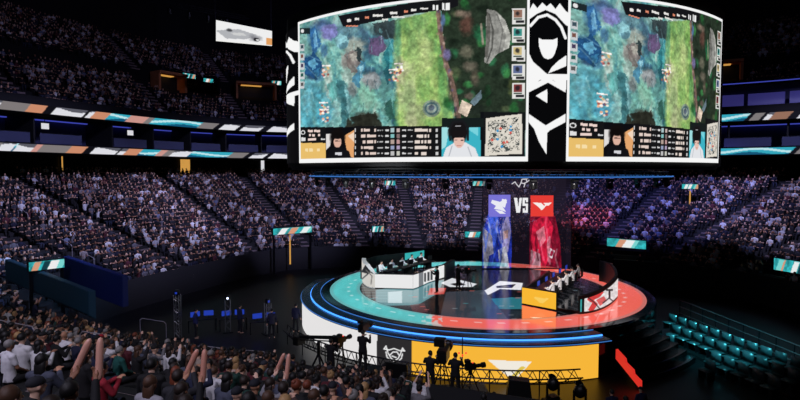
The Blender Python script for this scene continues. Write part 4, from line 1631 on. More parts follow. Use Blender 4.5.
def shirt_bm(J, long_sleeve=True, r=.014):
    bm = bmesh.new()
    loft(bm, [(J['pel'] + V3(0, 0, -.06), .17 + r, .135 + r), (J['pel'] + V3(0, 0, .04), .172 + r, .128 + r), (J['sp'], .152 + r, .115 + r), (J['ch'], .18 + r, .125 + r), (J['ch'] + V3(0, 0, .09), .168 + r, .102 + r),
              (J['nk'] + V3(0, -.005, -.02), .082, .072)])
    for s, a in ((-1, 'l'), (1, 'r')):
        tube(bm, J['ch'] + V3(s * .09, 0, .11), J['sh' + a], .064 + r, .062 + r, 12)
        tube(bm, J['sh' + a], J['el' + a] if long_sleeve else J['sh' + a].lerp(J['el' + a], .62), .056 + r, .046 + r, 12)
        if long_sleeve:
            e = J['wr' + a].lerp(J['el' + a], .08)
            tube(bm, J['el' + a], e, .044 + r, .031 + r, 12)
    # turned collar
    tube(bm, J['nk'] + V3(0, -.01, -.05), J['nk'] + V3(0, -.012, .0), .072, .066, 14)
    return bm


def trouser_bm(J, r=.012):
    bm = bmesh.new()
    loft(bm, [(J['pel'] + V3(0, 0, -.115), .14 + r, .105 + r), (J['pel'] + V3(0, 0, -.02), .168 + r, .127 + r), (J['pel'] + V3(0, 0, .05), .160 + r, .12 + r)])
    for a in 'lr':
        tube(bm, J['hip' + a], J['kn' + a], .092 + r, .062 + r, 12)
        tube(bm, J['kn' + a], J['an' + a] + V3(0, 0, .02), .060 + r, .050 + r, 12)
    return bm


def hair_bm(J, style):
    bm = bmesh.new()
    h = J['hd']
    if style == 'cap':
        ellipsoid(bm, h + V3(0, -.015, .055), (.086, .106, .080))
        bmesh.ops.bisect_plane(bm, geom=bm.verts[:] + bm.edges[:] + bm.faces[:], plane_co=h + V3(0, 0, .03), plane_no=(0, 0, -1), clear_outer=True)
        bmesh.ops.holes_fill(bm, edges=[e for e in bm.edges if e.is_boundary])
        box(bm, h + V3(0, .115, .035), (.13, .10, .012), bevel=.004)
        ellipsoid(bm, h + V3(0, -.015, .135), (.012, .012, .008))
        return bm
    ellipsoid(bm, h + V3(0, -.022, .034), (.088, .106, .104), seg=20, rings=14)
    if style == 'headset':
        pass
    for v in bm.verts:
        d = v.co - h
        n_ = math.sin(d.x * 90) * math.cos(d.y * 70 + d.z * 60)
        v.co += d.normalized() * .004 * n_
        if d.y > .045 and d.z < .06:                     # pull the fringe clear of the face
            v.co.z = max(v.co.z, h.z + .055)
            v.co.y = min(v.co.y, h.y + .075)
        elif d.z < -.03:
            v.co.x *= .9
    if style == 'long':
        loft(bm, [(h + V3(0, -.07, -.26), .070, .028), (h + V3(0, -.075, -.18), .095, .042), (h + V3(0, -.06, -.06), .096, .055), (h + V3(0, -.03, .04), .080, .06)])
    if style == 'bun':
        ellipsoid(bm, h + V3(0, -.085, .10), (.045, .045, .042))
    if style == 'short':
        for v in bm.verts:
            d = v.co - h
            if d.z < -.02 and d.y < .03:
                v.co.z = h.z - .02 + (d.z + .02) * .5
    return bm


PROTO = {}


def proto_meshes(kind):
    if kind in PROTO:
        return PROTO[kind]
    J = pose(kind)
    d = {'J': J, 'body': remesh('person', body_bm(J), VOX, M['skin']),
         'shirt': remesh('shirt', shirt_bm(J, True), .016, M['cloth']), 'tee': remesh('shirt', shirt_bm(J, False), .016, M['cloth']),
         'trousers': remesh('trousers', trouser_bm(J), .02, M['cloth'])}
    for st in ('short', 'long', 'cap', 'bun'):
        me = bpy.data.meshes.new('cap' if st == 'cap' else 'hair')
        b = hair_bm(J, st)
        b.to_mesh(me)
        b.free()
        me.polygons.foreach_set('use_smooth', [True] * len(me.polygons))
        me.materials.append(M['cloth'] if st == 'cap' else M['hair'])
        d[st] = me
    PROTO[kind] = d
    return d


SKINS = [(226, 178, 152), (214, 160, 132), (196, 142, 112), (236, 192, 168), (150, 104, 80)]
HAIRC = {'black': (16, 14, 15), 'dark brown': (40, 28, 22), 'brown': (78, 52, 36), 'grey': (140, 136, 134), 'blond': (176, 138, 92), 'auburn': (120, 58, 36)}


def person(kind, loc, rz, hair, hairc, shirt, shirtc, label, group=None, skin=None, trous=(30, 30, 38), tee=False, scale=1.0, cat='person'):
    P = proto_meshes(kind)
    o = bpy.data.objects.new('person', P['body'])
    COL.objects.link(o)
    o.location = loc
    o.rotation_euler = (0, 0, rz)
    o.scale = (scale, scale, scale)
    o.color = lin(skin or SKINS[0])
    tag(o, label, cat, group)
    ch = [('shirt', P['tee' if tee else 'shirt'], shirtc), ('trousers', P['trousers'], trous)]
    if hair:
        ch.append(('cap' if hair == 'cap' else 'hair', P[hair], hairc))
    for nm, me, c in ch:
        q = bpy.data.objects.new(nm, me)
        COL.objects.link(q)
        q.parent = o
        q.color = lin(c)
    return o


# ================================================================== TEAM BOOTHS ON THE STAGE
def bez(p0, p1, p2, n=10):
    return [((1 - t) ** 2 * p0[0] + 2 * t * (1 - t) * p1[0] + t * t * p2[0], (1 - t) ** 2 * p0[1] + 2 * t * (1 - t) * p1[1] + t * t * p2[1]) for t in np.linspace(0, 1, n)]


def xy(px, py, z=SZ):
    q = at_z(px, py, z)
    return (q.x, q.y)


def strip_mesh(name, pts, z0, z1, m, parent, paint, off, nu=120, nv=24, ztop=None):
    P = np.array(pts)
    s = np.concatenate([[0], np.cumsum(np.hypot(*(P[1:] - P[:-1]).T))])
    q = np.linspace(0, s[-1], nu)
    xs, ys = np.interp(q, s, P[:, 0]), np.interp(q, s, P[:, 1])
    tx, ty = np.gradient(xs), np.gradient(ys)
    L = np.hypot(tx, ty)
    xs, ys = xs + ty / L * off, ys - tx / L * off
    zt = np.full(nu, z1) if ztop is None else np.interp(q, s, ztop)
    V = np.zeros((nu, nv, 3))
    V[..., 0], V[..., 1] = xs[:, None], ys[:, None]
    V[..., 2] = z0 + (zt[:, None] - z0) * np.linspace(0, 1, nv)[None, :]
    X, Y, f = proj(V)
    return mesh_np(name, V.reshape(-1, 3) - np.array(parent.location), grid_faces(nu, nv), m, parent, paint(X, Y))


# --- left booth, white
lb = thing('team_booth', 'white-fronted team booth on the teal side of the stage', 'booth', (*xy(400, 285), SZ + .013))
lo = Vector(lb.location)
q0, q1, q2, q3 = xy(362, 279), xy(375, 288.5), xy(413, 289.5), xy(444, 278)
front = [q1, q2] + bez(q2, xy(420, 287.5), xy(428, 283.2), 8)[1:] + [q3]
sh = lambda L: [(x - lo.x, y - lo.y) for x, y in L]
bm = bmesh.new()
slab_path(bm, sh(front), 0, 1.0, .14)
obj('front_wall', bm, M['black'], lb)
strip_mesh('led_front', front, SZ + .06, SZ + .98, M['screen'], lb, lambda X, Y: (lambda p: (p.rect(419, 0, 423.5, 500, (120, 124, 128)), [p.rect(x, 274 - (x - 420) * .28, x + 2.2, 283 - (x - 420) * .28, (64, 66, 70)) for x in (424, 427.2, 430.4)], p.c)[-1])(Paint(X, Y, (232, 232, 232))), .012)
endp = bez(q0, xy(362, 288), q1, 12)
bm = bmesh.new()
slab_path(bm, sh(endp), 0, 1.5, .3, zt=list(np.interp(np.linspace(0, 1, 12), [0, .55, 1], [1.55, 1.5, 1.0])))
obj('rounded_end_wall', bm, M['white'], lb)


def end_art(X, Y):
    p = Paint(X, Y, (206, 202, 196))
    p.poly([(361, 272), (367, 262), (374, 266), (368, 274)], (40, 40, 44))
    p.line([(362, 279), (370, 272), (378, 275)], 1.2, (60, 60, 64))
    p.line([(366, 270), (372, 276), (371, 284)], 1.0, (110, 108, 106))
    return p.c


strip_mesh('led_end', endp, SZ + .06, SZ + 1.0, M['screen'], lb, end_art, .012, 60, 30, ztop=list(SZ - .03 + np.interp(np.linspace(0, 1, 12), [0, .55, 1], [1.55, 1.5, 1.0])))
q4 = xy(452, 270)
rear = bez(q0, xy(362, 266), xy(385, 264), 10) + bez(xy(385, 264), xy(410, 261), xy(424, 258), 8)[1:]
bm = bmesh.new()
slab_path(bm, sh(rear), 0, .75, .12)
obj('rear_wall', bm, M['black'], lb)
strip_mesh('teal_panel', rear[12:], SZ + .12, SZ + .72, M['teal_lit'], lb, lambda X, Y: Paint(X, Y, (60, 190, 190)).c, .02)
bm = bmesh.new()
a_, b_ = Vector((*q3, 0)), Vector((*xy(453, 272), 0))
box(bm, ((a_ + b_) / 2) - Vector((lo.x, lo.y, -.5)), ((b_ - a_).length, .3, 1.0), math.atan2(b_.y - a_.y, b_.x - a_.x))
obj('end_pillar', bm, M['black'], lb)

# --- right booth, yellow front and curved picture wall
rb = thing('team_booth', 'black team booth with yellow front panel on the coral side of the stage', 'booth', (*xy(565, 300), SZ + .013))
lo = Vector(rb.location)
y0_, y1_ = xy(522, 304.5), xy(556, 311)
bm = bmesh.new()
slab_path(bm, sh([y0_, y1_]), 0, 1.08, .16)
obj('front_wall', bm, M['black'], rb)
strip_mesh('led_front', [y0_, y1_], SZ + .08, SZ + 1.03, M['screen'], rb, lambda X, Y: (lambda p: (p.poly([(533, 297), (549, 298.6), (543, 303.4), (539.6, 302.6)], (250, 206, 96)), p.c)[-1])(Paint(X, Y, (248, 184, 52))), .012, 60, 20)
side = [xy(548, 284), y0_]
bm = bmesh.new()
slab_path(bm, sh(side), 0, .95, .14)
obj('side_wall', bm, M['black'], rb)
w0, w1, w2 = xy(580, 314.5), xy(606, 313), xy(617.5, 298)
curve = bez(w0, w1, w2, 16)
w3, w4 = xy(617, 283), xy(600, 281)
backc = bez(w2, w3, w4, 12)
bm = bmesh.new()
zt = list(np.interp(np.linspace(0, 1, 27), [0, .6, 1], [1.0, 1.42, 1.5]))
slab_path(bm, sh(curve + backc[1:]), 0, 1.4, .18, zt=zt)
obj('curved_wall', bm, M['black'], rb, False)


def mural(X, Y):
    p = Paint(X, Y, (222, 216, 216))
    p.rect(0, 0, 584, 500, (58, 150, 150))
    p.rect(582, 0, 584.5, 500, (10, 10, 12))
    p.poly([(588, 297), (597, 290), (604, 292), (600, 297), (594, 300), (598, 304), (592, 313), (588, 310), (592, 303), (587, 300)], (206, 62, 62))
    p.poly([(596, 300), (604, 296), (607, 301), (600, 306)], (216, 96, 96))
    p.line([(586, 296), (594, 302), (600, 309)], 1.0, (40, 40, 44))
    p.line([(603, 303), (609, 298), (613, 301)], 1.2, (60, 60, 64))
    p.rect(606, 289, 613, 291, (40, 40, 44))
    p.rect(608.5, 289, 610.5, 299, (40, 40, 44))
    p.texture(.15, .5, 3)
    return p.c


strip_mesh('picture_wall', curve, SZ + .14, SZ + 1.0, M['screen'], rb, mural, .012, 140, 40, ztop=list(SZ + np.array(zt[:16]) - .16))
bm = bmesh.new()
slab_path(bm, sh([y1_, w0]), 0, .16, .14)
obj('kick_rail', bm, M['black'], rb)
# moon-shaped white mark inside the rear wall
strip_mesh('white_mark', [w4, backc[7]], SZ + .75, SZ + 1.45, M['white'], rb, lambda X, Y: Paint(X, Y, (225, 225, 225)).c, -.21, 8, 4)

# --- desks, monitors, chairs, players
proto_chair = None


def gaming_chair(loc, rz, label):
    global proto_chair
    if proto_chair is None:
        e = thing('gaming_chair', label, 'chair', loc, rz, 'gaming chairs in the team booths')
        bm = bmesh.new()
        box(bm, (0, .04, .42), (.50, .50, .10), bevel=.04)
        obj('seat', bm, M['black'], e, True)
        bm = bmesh.new()
        box(bm, (0, -.27, .74), (.40, .09, .56), bevel=.04)
        obj('backrest', bm, M['black'], e, True)
        for s in (-1, 1):
            bm = bmesh.new()
            box(bm, (s * .29, .02, .62), (.06, .30, .04), bevel=.015)
            tube(bm, (s * .29, 0, .62), (s * .26, 0, .42), .018)
            obj('armrest', bm, M['black'], e)
        bm = bmesh.new()
        tube(bm, (0, 0, .08), (0, 0, .40), .03)
        for k in range(5):
            a = k * 2 * pi / 5
            tube(bm, (0, 0, .09), (.28 * math.cos(a), .28 * math.sin(a), .05), .022, .018)
        obj('swivel_base', bm, M['darkmetal'], e)
        proto_chair = e
        return e
    c = copy_tree(proto_chair)
    c.location, c.rotation_euler = loc, (0, 0, rz)
    c['label'] = label
    return c


def monitor(loc, rz, label):
    e = thing('computer_monitor', label, 'monitor', loc, rz, 'monitors on the team desks')
    bm = bmesh.new()
    box(bm, (0, 0, .30), (.58, .035, .34), bevel=.01)
    obj('case', bm, M['black'], e)
    bm = bmesh.new()
    box(bm, (0, -.022, .30), (.54, .006, .30))
    obj('screen', bm, M['bluemon'], e)
    bm = bmesh.new()
    tube(bm, (0, .03, .01), (0, .03, .25), .02)
    box(bm, (0, .02, .008), (.24, .18, .014))
    obj('stand', bm, M['black'], e)
    return e


ORD = ['first', 'second', 'third', 'fourth', 'fifth', 'sixth', 'seventh', 'eighth', 'ninth', 'tenth', 'eleventh', 'twelfth', 'thirteenth', 'fourteenth', 'fifteenth', 'sixteenth', 'seventeenth', 'eighteenth', 'nineteenth', 'twentieth',
       'twenty-first', 'twenty-second', 'twenty-third', 'twenty-fourth', 'twenty-fifth', 'twenty-sixth', 'twenty-seventh', 'twenty-eighth', 'twenty-ninth', 'thirtieth']
for team, (A0, B0, face, cols, side_) in enumerate((
        (xy(381, 279.5), xy(421, 269.5), Vector((.80, -.55)), [(236, 238, 242)] * 5, 'teal'),
        (xy(552, 302), xy(578, 283), Vector((-.86, .5)), [(226, 222, 222)] * 5, 'coral'))):
    face = face.normalized()
    A0, B0 = Vector(A0), Vector(B0)
    d = (B0 - A0)
    perp = Vector((d.y, -d.x)).normalized()
    if perp.dot(face) < 0:
        perp = -perp
    rz = math.atan2(perp.y, perp.x) - pi / 2
    # long desk in front of the players
    mid = (A0 + B0) / 2 + perp * .72
    dk = thing('gaming_desk', 'long black gaming desk in the %s-side team booth' % side_, 'desk', (mid.x, mid.y, SZ + .013), math.atan2(d.y, d.x))
    bm = bmesh.new()
    box(bm, (0, 0, .72), (d.length + 1.0, .70, .05), bevel=.01)
    obj('tabletop', bm, M['black'], dk)
    for k in (-1, 0, 1):
        bm = bmesh.new()
        box(bm, (k * d.length / 2, 0, .35), (.06, .60, .69))
        obj('leg', bm, M['black'], dk)
    for k in range(5):
        q = A0 + d * (k / 4)
        hs = ['short', 'short', 'bun', 'short', 'short'][k]
        gaming_chair((q.x, q.y, SZ + .013), rz, 'black gaming chair of the %s player from the near end, %s-side booth' % (ORD[k], side_))
        person('sit_desk', (q.x, q.y, SZ - .02), rz, hs, HAIRC['black'], 'j', cols[k],
               'seated player in %s jersey, %s from the near end of the %s-side booth' % (('white', 'pale grey')[team], ORD[k], side_), 'players in the team booths', trous=(24, 24, 30))
        m_ = q + perp * .86
        monitor((m_.x, m_.y, SZ + .758), rz, 'black monitor before the %s player from the near end, %s-side desk' % (ORD[k], side_))

# coaches' cases and stage crew
for px, py, lab, kd, rz in ((437, 293, 'black-clad standing stage crew member with a small lit device in front of the white booth', 'stand_camera', R(70)),
                            (458, 291, 'black-clad camera operator standing behind a pedestal camera mid-stage', 'stand_camera', R(-60))):
    x, y = xy(px, py)
    person(kd, (x, y, SZ + .012), rz, 'short', HAIRC['black'], 'j', (14, 14, 18), lab, None, trous=(10, 10, 14))
x, y = xy(431.5, 291)
e = thing('handheld_tablet', 'small glowing tablet held up by the standing crew member on stage', 'tablet', (x + .28, y + .35, SZ + 1.30), R(70))
bm = bmesh.new()
box(bm, (0, 0, 0), (.36, .03, .26), bevel=.008)
obj('case', bm, M['black'], e)
bm = bmesh.new()
box(bm, (0, -.018, 0), (.32, .006, .22))
obj('screen', bm, M['teal_lit'], e)


def broadcast_camera(loc, rz, label, h=1.35, big=False, gname=None):
    e = thing('broadcast_camera', label, 'camera', loc, rz, gname)
    k = 2.0 if big else 1.0
    bm = bmesh.new()
    box(bm, (0, 0, h + .16), (.20 * k, .46 * k, .26 * k), bevel=.03)
    obj('camera_body', bm, M['black'], e)
    bm = bmesh.new()
    T = Matrix.Translation((0, .22 * k, h + .16)) @ Matrix.Rotation(-pi / 2, 4, 'X')
    lathe(bm, [(.07 * k, 0), (.08 * k, .1 * k), (.075 * k, .26 * k), (.11 * k, .28 * k), (.11 * k, .42 * k)], 18, T)
    ln_ = obj('lens', bm, M['black'], e)
    bm = bmesh.new()
    lathe(bm, [(.09 * k, .421 * k), (.04 * k, .43 * k)], 18, T)
    obj('front_glass', bm, M['lens'], ln_)
    bm = bmesh.new()
    box(bm, (-.05 * k, -.10 * k, h + .36 * k), (.22 * k, .20 * k, .15 * k), bevel=.015)
    tube(bm, (0, -.08 * k, h + .27 * k), (-.03 * k, -.08 * k, h + .33 * k), .02)
    obj('viewfinder', bm, M['black'], e)
    bm = bmesh.new()
    box(bm, (0, .1 * k, h + .31 * k), (.03, .04, .03))
    obj('tally_lamp', bm, M['tally'], e)
    bm = bmesh.new()
    tube(bm, (0, 0, h - .12), (0, 0, h + .04), .07, .09)
    tube(bm, (.05, -.08, h), (.22, -.55 * k, h - .10), .015)
    obj('pan_head', bm, M['darkmetal'], e)
    for q in range(3):
        a = pi / 2 + q * 2 * pi / 3
        bm = bmesh.new()
        tube(bm, (.05 * math.cos(a), .05 * math.sin(a), h - .1), (.42 * math.cos(a), .42 * math.sin(a), .03), .028, .022)
        obj('tripod_leg', bm, M['darkmetal'], e)
    return e


x, y = xy(467.5, 291)
broadcast_camera((x, y, SZ + .012), R(-60), 'black pedestal camera in the middle of the stage floor', 1.15)

# ================================================================== CREW AND GEAR ON THE FLOOR
STC = Vector((SX, SY))


def toward(x, y, tx, ty):
    return math.atan2(ty - y, tx - x) - pi / 2


def on_ring(px, rad):
    """floor point at ring radius rad around the stage seen in column px, near side"""
    best = None
    for k in range(4000):
        yy = 8 + k * .01
        xx = (px - 400) / F * (yy * math.cos(PITCH) + CAMZ * math.sin(PITCH))
        if math.hypot(xx - SX, yy - SY) < rad:
            return Vector((xx, yy))
        best = Vector((xx, yy))
    return best


# barrier truss that follows the skirt
bt = thing('barrier_truss', 'low curved lattice truss barrier along the foot of the lit stage skirt', 'barrier', (SX, SY, 0))
angs = np.linspace(R(-152), R(-80), 56)
for zz, rr in ((.55, 13.7), (1.15, 13.7), (.85, 13.95)):
    bm = bmesh.new()
    for a, b in zip(angs, angs[1:]):
        tube(bm, (rr * math.cos(a), rr * math.sin(a), zz), (rr * math.cos(b), rr * math.sin(b), zz), .035, seg=6, cap=False)
    obj('rail', bm, M['darkmetal'], bt)
bm = bmesh.new()
for k, (a, b) in enumerate(zip(angs, angs[1:])):
    z0, z1 = ((.55, 1.15) if k % 2 else (1.15, .55))
    tube(bm, (13.7 * math.cos(a), 13.7 * math.sin(a), z0), (13.7 * math.cos(b), 13.7 * math.sin(b), z1), .02, seg=5, cap=False)
    tube(bm, (13.7 * math.cos(a), 13.7 * math.sin(a), z1), (13.95 * math.cos(b), 13.95 * math.sin(b), .85), .02, seg=5, cap=False)
obj('lattice', bm, M['darkmetal'], bt)
for a in angs[::7]:
    bm = bmesh.new()
    tube(bm, (13.7 * math.cos(a), 13.7 * math.sin(a), 0.02), (13.7 * math.cos(a), 13.7 * math.sin(a), 1.15), .03, seg=6)
    obj('post', bm, M['darkmetal'], bt)


def riser(c, s, rz, h, label):
    e = thing('camera_riser', label, 'platform', (c[0], c[1], 0), rz)
    bm = bmesh.new()
    box(bm, (0, 0, h - .05), (s[0], s[1], .1), bevel=.01)
    obj('platform_top', bm, M['black'], e)
    for sx_ in (-1, 1):
        for sy_ in (-1, 1):
            bm = bmesh.new()
            box(bm, (sx_ * (s[0] / 2 - .06), sy_ * (s[1] / 2 - .06), (h - .1) / 2), (.08, .08, h - .1))
            obj('leg', bm, M['darkmetal'], e)
    return h


# operators along the front of the skirt
p1 = on_ring(363, 16.4)
riser(p1, (1.5, 1.5), 0, 1.5, 'small black riser under the lone operator before the white skirt')
person('stand_camera', (p1.x, p1.y, 1.5), toward(p1.x, p1.y, SX, SY), 'short', HAIRC['black'], 'j', (16, 16, 22), 'camera operator in black silhouetted against the right end of the white skirt', None, trous=(12, 12, 16))
e = thing('shoulder_camera', 'black shoulder camera raised by the lone operator before the white skirt', 'camera', (p1.x, p1.y + .45, 3.14), toward(p1.x, p1.y, SX, SY))
bm = bmesh.new()
box(bm, (0, 0, .12), (.26, .56, .34), bevel=.03)
obj('camera_body', bm, M['black'], e)
bm = bmesh.new()
lathe(bm, [(.09, 0), (.1, .2), (.14, .24), (.14, .36)], 16, Matrix.Translation((0, .26, .12)) @ Matrix.Rotation(-pi / 2, 4, 'X'))
obj('lens', bm, M['black'], e)
bm = bmesh.new()
box(bm, (-.12, -.05, .36), (.2, .24, .12), bevel=.02)
obj('viewfinder', bm, M['black'], e)

p2 = on_ring(342, 15.0)
broadcast_camera((p2.x, p2.y, 0), toward(p2.x, p2.y, SX, SY), 'tripod camera before the white skirt, between the crane and the lone operator', 2.0)
# camera crane at the left end of the skirt
p3 = on_ring(319, 15.6)
cr_ = thing('camera_crane', 'black camera crane with a long boom before the left end of the white skirt', 'camera crane', (p3.x, p3.y, 0), toward(p3.x, p3.y, SX, SY))
for q in range(3):
    a = pi / 2 + q * 2 * pi / 3
    bm = bmesh.new()
    tube(bm, (0, 0, 1.5), (.75 * math.cos(a), .75 * math.sin(a), .03), .05, .04)
    obj('tripod_leg', bm, M['darkmetal'], cr_)
bm = bmesh.new()
tube(bm, (0, 0, 1.4), (0, 0, 2.0), .08)
tube(bm, (-1.5, .25, 1.95), (1.4, -.2, 2.55), .075, .09)
tube(bm, (-1.5, .25, 1.80), (1.4, -.2, 2.38), .03)
obj('boom', bm, M['black'], cr_)
bm = bmesh.new()
box(bm, (1.3, -.2, 2.35), (.5, .3, .5), bevel=.03)
obj('counterweight', bm, M['black'], cr_)
bm = bmesh.new()
box(bm, (-1.65, .3, 1.75), (.34, .55, .42), bevel=.03)
tube(bm, (-1.65, .5, 1.75), (-1.65, .85, 1.75), .1, .13)
obj('remote_camera', bm, M['black'], cr_)
p3b = on_ring(331, 16.6)
person('stand_camera', (p3b.x, p3b.y, .95), toward(p3b.x, p3b.y, SX, SY), 'short', HAIRC['black'], 'j', (14, 14, 20), 'crane operator in black beside the camera crane at the left of the skirt', None, trous=(12, 12, 16))
riser(p3b, (1.3, 1.1), 0, .95, 'low black riser under the crane operator at the left of the skirt')
# dark teleprompter-like monitor block under the emblem
p4 = on_ring(396, 15.3)
e = thing('monitor_stand', 'dark monitor on a stand in front of the emblem panel of the skirt', 'monitor', (p4.x, p4.y, 0), toward(p4.x, p4.y, SX, SY))
bm = bmesh.new()
box(bm, (0, 0, 1.22), (1.05, .16, .85), bevel=.03)
obj('case', bm, M['black'], e)
bm = bmesh.new()
tube(bm, (0, 0, .1), (0, 0, .8), .05)
box(bm, (0, 0, .05), (.9, .7, .08), bevel=.02)
obj('stand', bm, M['darkmetal'], e)
p4b = on_ring(384, 15.9)
person('stand', (p4b.x, p4b.y, 0.0), toward(p4b.x, p4b.y, SX, SY), 'cap', (20, 20, 26), 'j', (24, 24, 32), 'crew member in dark cap standing left of the monitor under the emblem', None, trous=(12, 12, 16))
# big broadcast platform in front of the yellow skirt
p5 = on_ring(447, 16.5)
riser(p5, (3.4, 1.9), R(4), 1.1, 'wide black camera riser in front of the left part of the yellow skirt')
for px, dz, lab in ((430, 0, 'operator in black at the left of the big camera before the yellow skirt'), (455, 0, 'operator in black behind the big camera before the yellow skirt')):
    q = on_ring(px, 16.8)
    person('stand_camera', (q.x, q.y, 1.1), toward(q.x, q.y, SX + 2, SY), 'short', HAIRC['black'], 'j', (16, 16, 22), lab, None, trous=(10, 10, 14))
q = on_ring(443, 16.0)
broadcast_camera((q.x, q.y, 1.1), toward(q.x, q.y, SX, SY), 'large box-lens camera on tripod before the left of the yellow skirt', 1.25, True)
q = on_ring(470, 16.5)
broadcast_camera((q.x, q.y, 1.1), R(-70), 'smaller camera turned sideways on the riser before the yellow skirt', 1.0)
q = on_ring(462, 15.9)
e = thing('light_stand', 'thin stand with red tally lamps behind the cameras before the yellow skirt', 'light stand', (q.x, q.y, 1.1))
bm = bmesh.new()
tube(bm, (0, 0, .02), (0, 0, 2.1), .02)
for a in range(3):
    tube(bm, (0, 0, .35), (.3 * math.cos(a * 2.1), .3 * math.sin(a * 2.1), .02), .015)
obj('pole', bm, M['darkmetal'], e)
bm = bmesh.new()
for k in range(3):
    box(bm, (-.14 + .14 * k, -.05, 1.5 - .1 * (k % 2)), (.07, .05, .07), bevel=.01)
obj('lamp', bm, M['tally'], e)

# loudspeaker and two big lamps before the yellow skirt
q = at(519, 388, 21.5)
e = thing('loudspeaker', 'black trapezoid loudspeaker in front of the white wing mark', 'loudspeaker', (q.x, q.y, 0), R(-8))
bm = bmesh.new()
vs = [bm.verts.new(v) for v in ((-.62, -.4, 0), (.62, -.4, 0), (.62, .4, 0), (-.62, .4, 0), (-.40, -.25, 1.78), (.40, -.25, 1.72), (.40, .3, 1.72), (-.40, .3, 1.78))]
for f_ in ((3, 2, 1, 0), (4, 5, 6, 7), (0, 1, 5, 4), (1, 2, 6, 5), (2, 3, 7, 6), (3, 0, 4, 7)):
    bm.faces.new([vs[k] for k in f_])
bmesh.ops.bevel(bm, geom=bm.edges[:], offset=.03, segments=2, affect='EDGES')
obj('cabinet', bm, M['black'], e)
bm = bmesh.new()
box(bm, (0, -.36, .85), (.7, .02, 1.3), mtx=Matrix.Rotation(R(-5), 4, 'X'))
obj('front_grille', bm, M['darkmetal'], e)
for px, py, d, lab in ((553, 384, 21.5, 'round-headed black moving lamp before the yellow skirt, nearer the white mark'), (580, 391, 20.8, 'round-headed black moving lamp before the yellow skirt, nearer its right end')):
    q = at(px, py, d)
    e = thing('moving_head_lamp', lab, 'stage lamp', (q.x, q.y, 0), R(20), 'big moving lamps before the yellow skirt')
    zc = q.z
    bm = bmesh.new()
    box(bm, (0, 0, (zc - .62) / 2), (.7, .6, zc - .62), bevel=.03)
    obj('flight_case', bm, M['black'], e)
    bm = bmesh.new()
    box(bm, (0, 0, zc - .54), (.42, .42, .16), bevel=.03)
    for s in (-1, 1):
        box(bm, (s * .27, 0, zc - .22), (.05, .12, .56), bevel=.015)
    obj('yoke', bm, M['black'], e)
    bm = bmesh.new()
    ellipsoid(bm, (0, 0, zc), (.23, .25, .29), Matrix.Rotation(R(25), 4, 'X'))
    obj('lamp_head', bm, M['black'], e, True)
    bm = bmesh.new()
    lathe(bm, [(.16, 0), (.17, .03), (.15, .05)], 18, Matrix.Translation((0, .06, zc + .25)) @ Matrix.Rotation(R(25), 4, 'X'))
    obj('lens', bm, M['lens'], e)
# crew at the bottom edge, right
for k, (px, py, d, hs, c, lab) in enumerate(((612, 392, 20.5, 'short', (22, 26, 60), 'crew member in navy standing left of the red stair panel'), (641, 395, 21.0, 'cap', (24, 28, 70), 'crew member in dark cap standing right of the red stair panel'),
                                             (626, 397, 19.5, 'short', (30, 34, 80), 'crew member in blue jacket at the picture edge below the red stair panel'), (494, 396, 20.5, 'short', (20, 20, 28), 'crew member in black standing left of the trapezoid loudspeaker'))):
    q = at(px, py, d)
    person('stand', (q.x, q.y, 0.0), toward(q.x, q.y, SX, SY), hs, (16, 14, 16) if hs != 'cap' else (14, 16, 34), 'j', c, lab, None, trous=(12, 12, 18), scale=max(.92, min(1.06, (q.z + .0) / 1.68)))

# left floor: production desks, light towers, crew
for k, (px, py, rz, lab) in enumerate(((264, 320, R(15), 'production desk with blue-lit monitors nearest the white skirt on the dark left floor'), (233, 317, R(20), 'production desk with blue-lit monitors in the middle of the dark left floor'),
                                       (202, 318, R(25), 'production desk with blue-lit monitors farthest left on the dark floor'))):
    q = at_z(px, py, .8)
    e = thing('production_desk', lab, 'desk', (q.x, q.y, 0), rz, 'production desks on the left floor')
    bm = bmesh.new()
    box(bm, (0, 0, .76), (1.7, .7, .05), bevel=.01)
    obj('tabletop', bm, M['black'], e)
    for s in (-1, 1):
        bm = bmesh.new()
        box(bm, (s * .8, 0, .37), (.06, .6, .74))
        obj('leg', bm, M['darkmetal'], e)
    for j in range(2):
        m_ = thing('desk_monitor', 'blue-lit monitor, %s from the left on the %s production desk from the skirt' % (ORD[j], ORD[k]), 'monitor', (q.x + math.cos(rz) * (j - .5) * .8, q.y + math.sin(rz) * (j - .5) * .8, .787), rz + R((j - .5) * -24), 'monitors on the production desks')
        bm = bmesh.new()
        box(bm, (0, 0, .30), (.62, .04, .36), bevel=.01)
        obj('case', bm, M['black'], m_)
        bm = bmesh.new()
        box(bm, (0, -.024, .30), (.58, .006, .32))
        obj('screen', bm, M['bluemon'], m_)
        bm = bmesh.new()
        tube(bm, (0, .02, .02), (0, .02, .2), .02)
        box(bm, (0, 0, .008), (.26, .2, .016))
        obj('stand', bm, M['black'], m_)
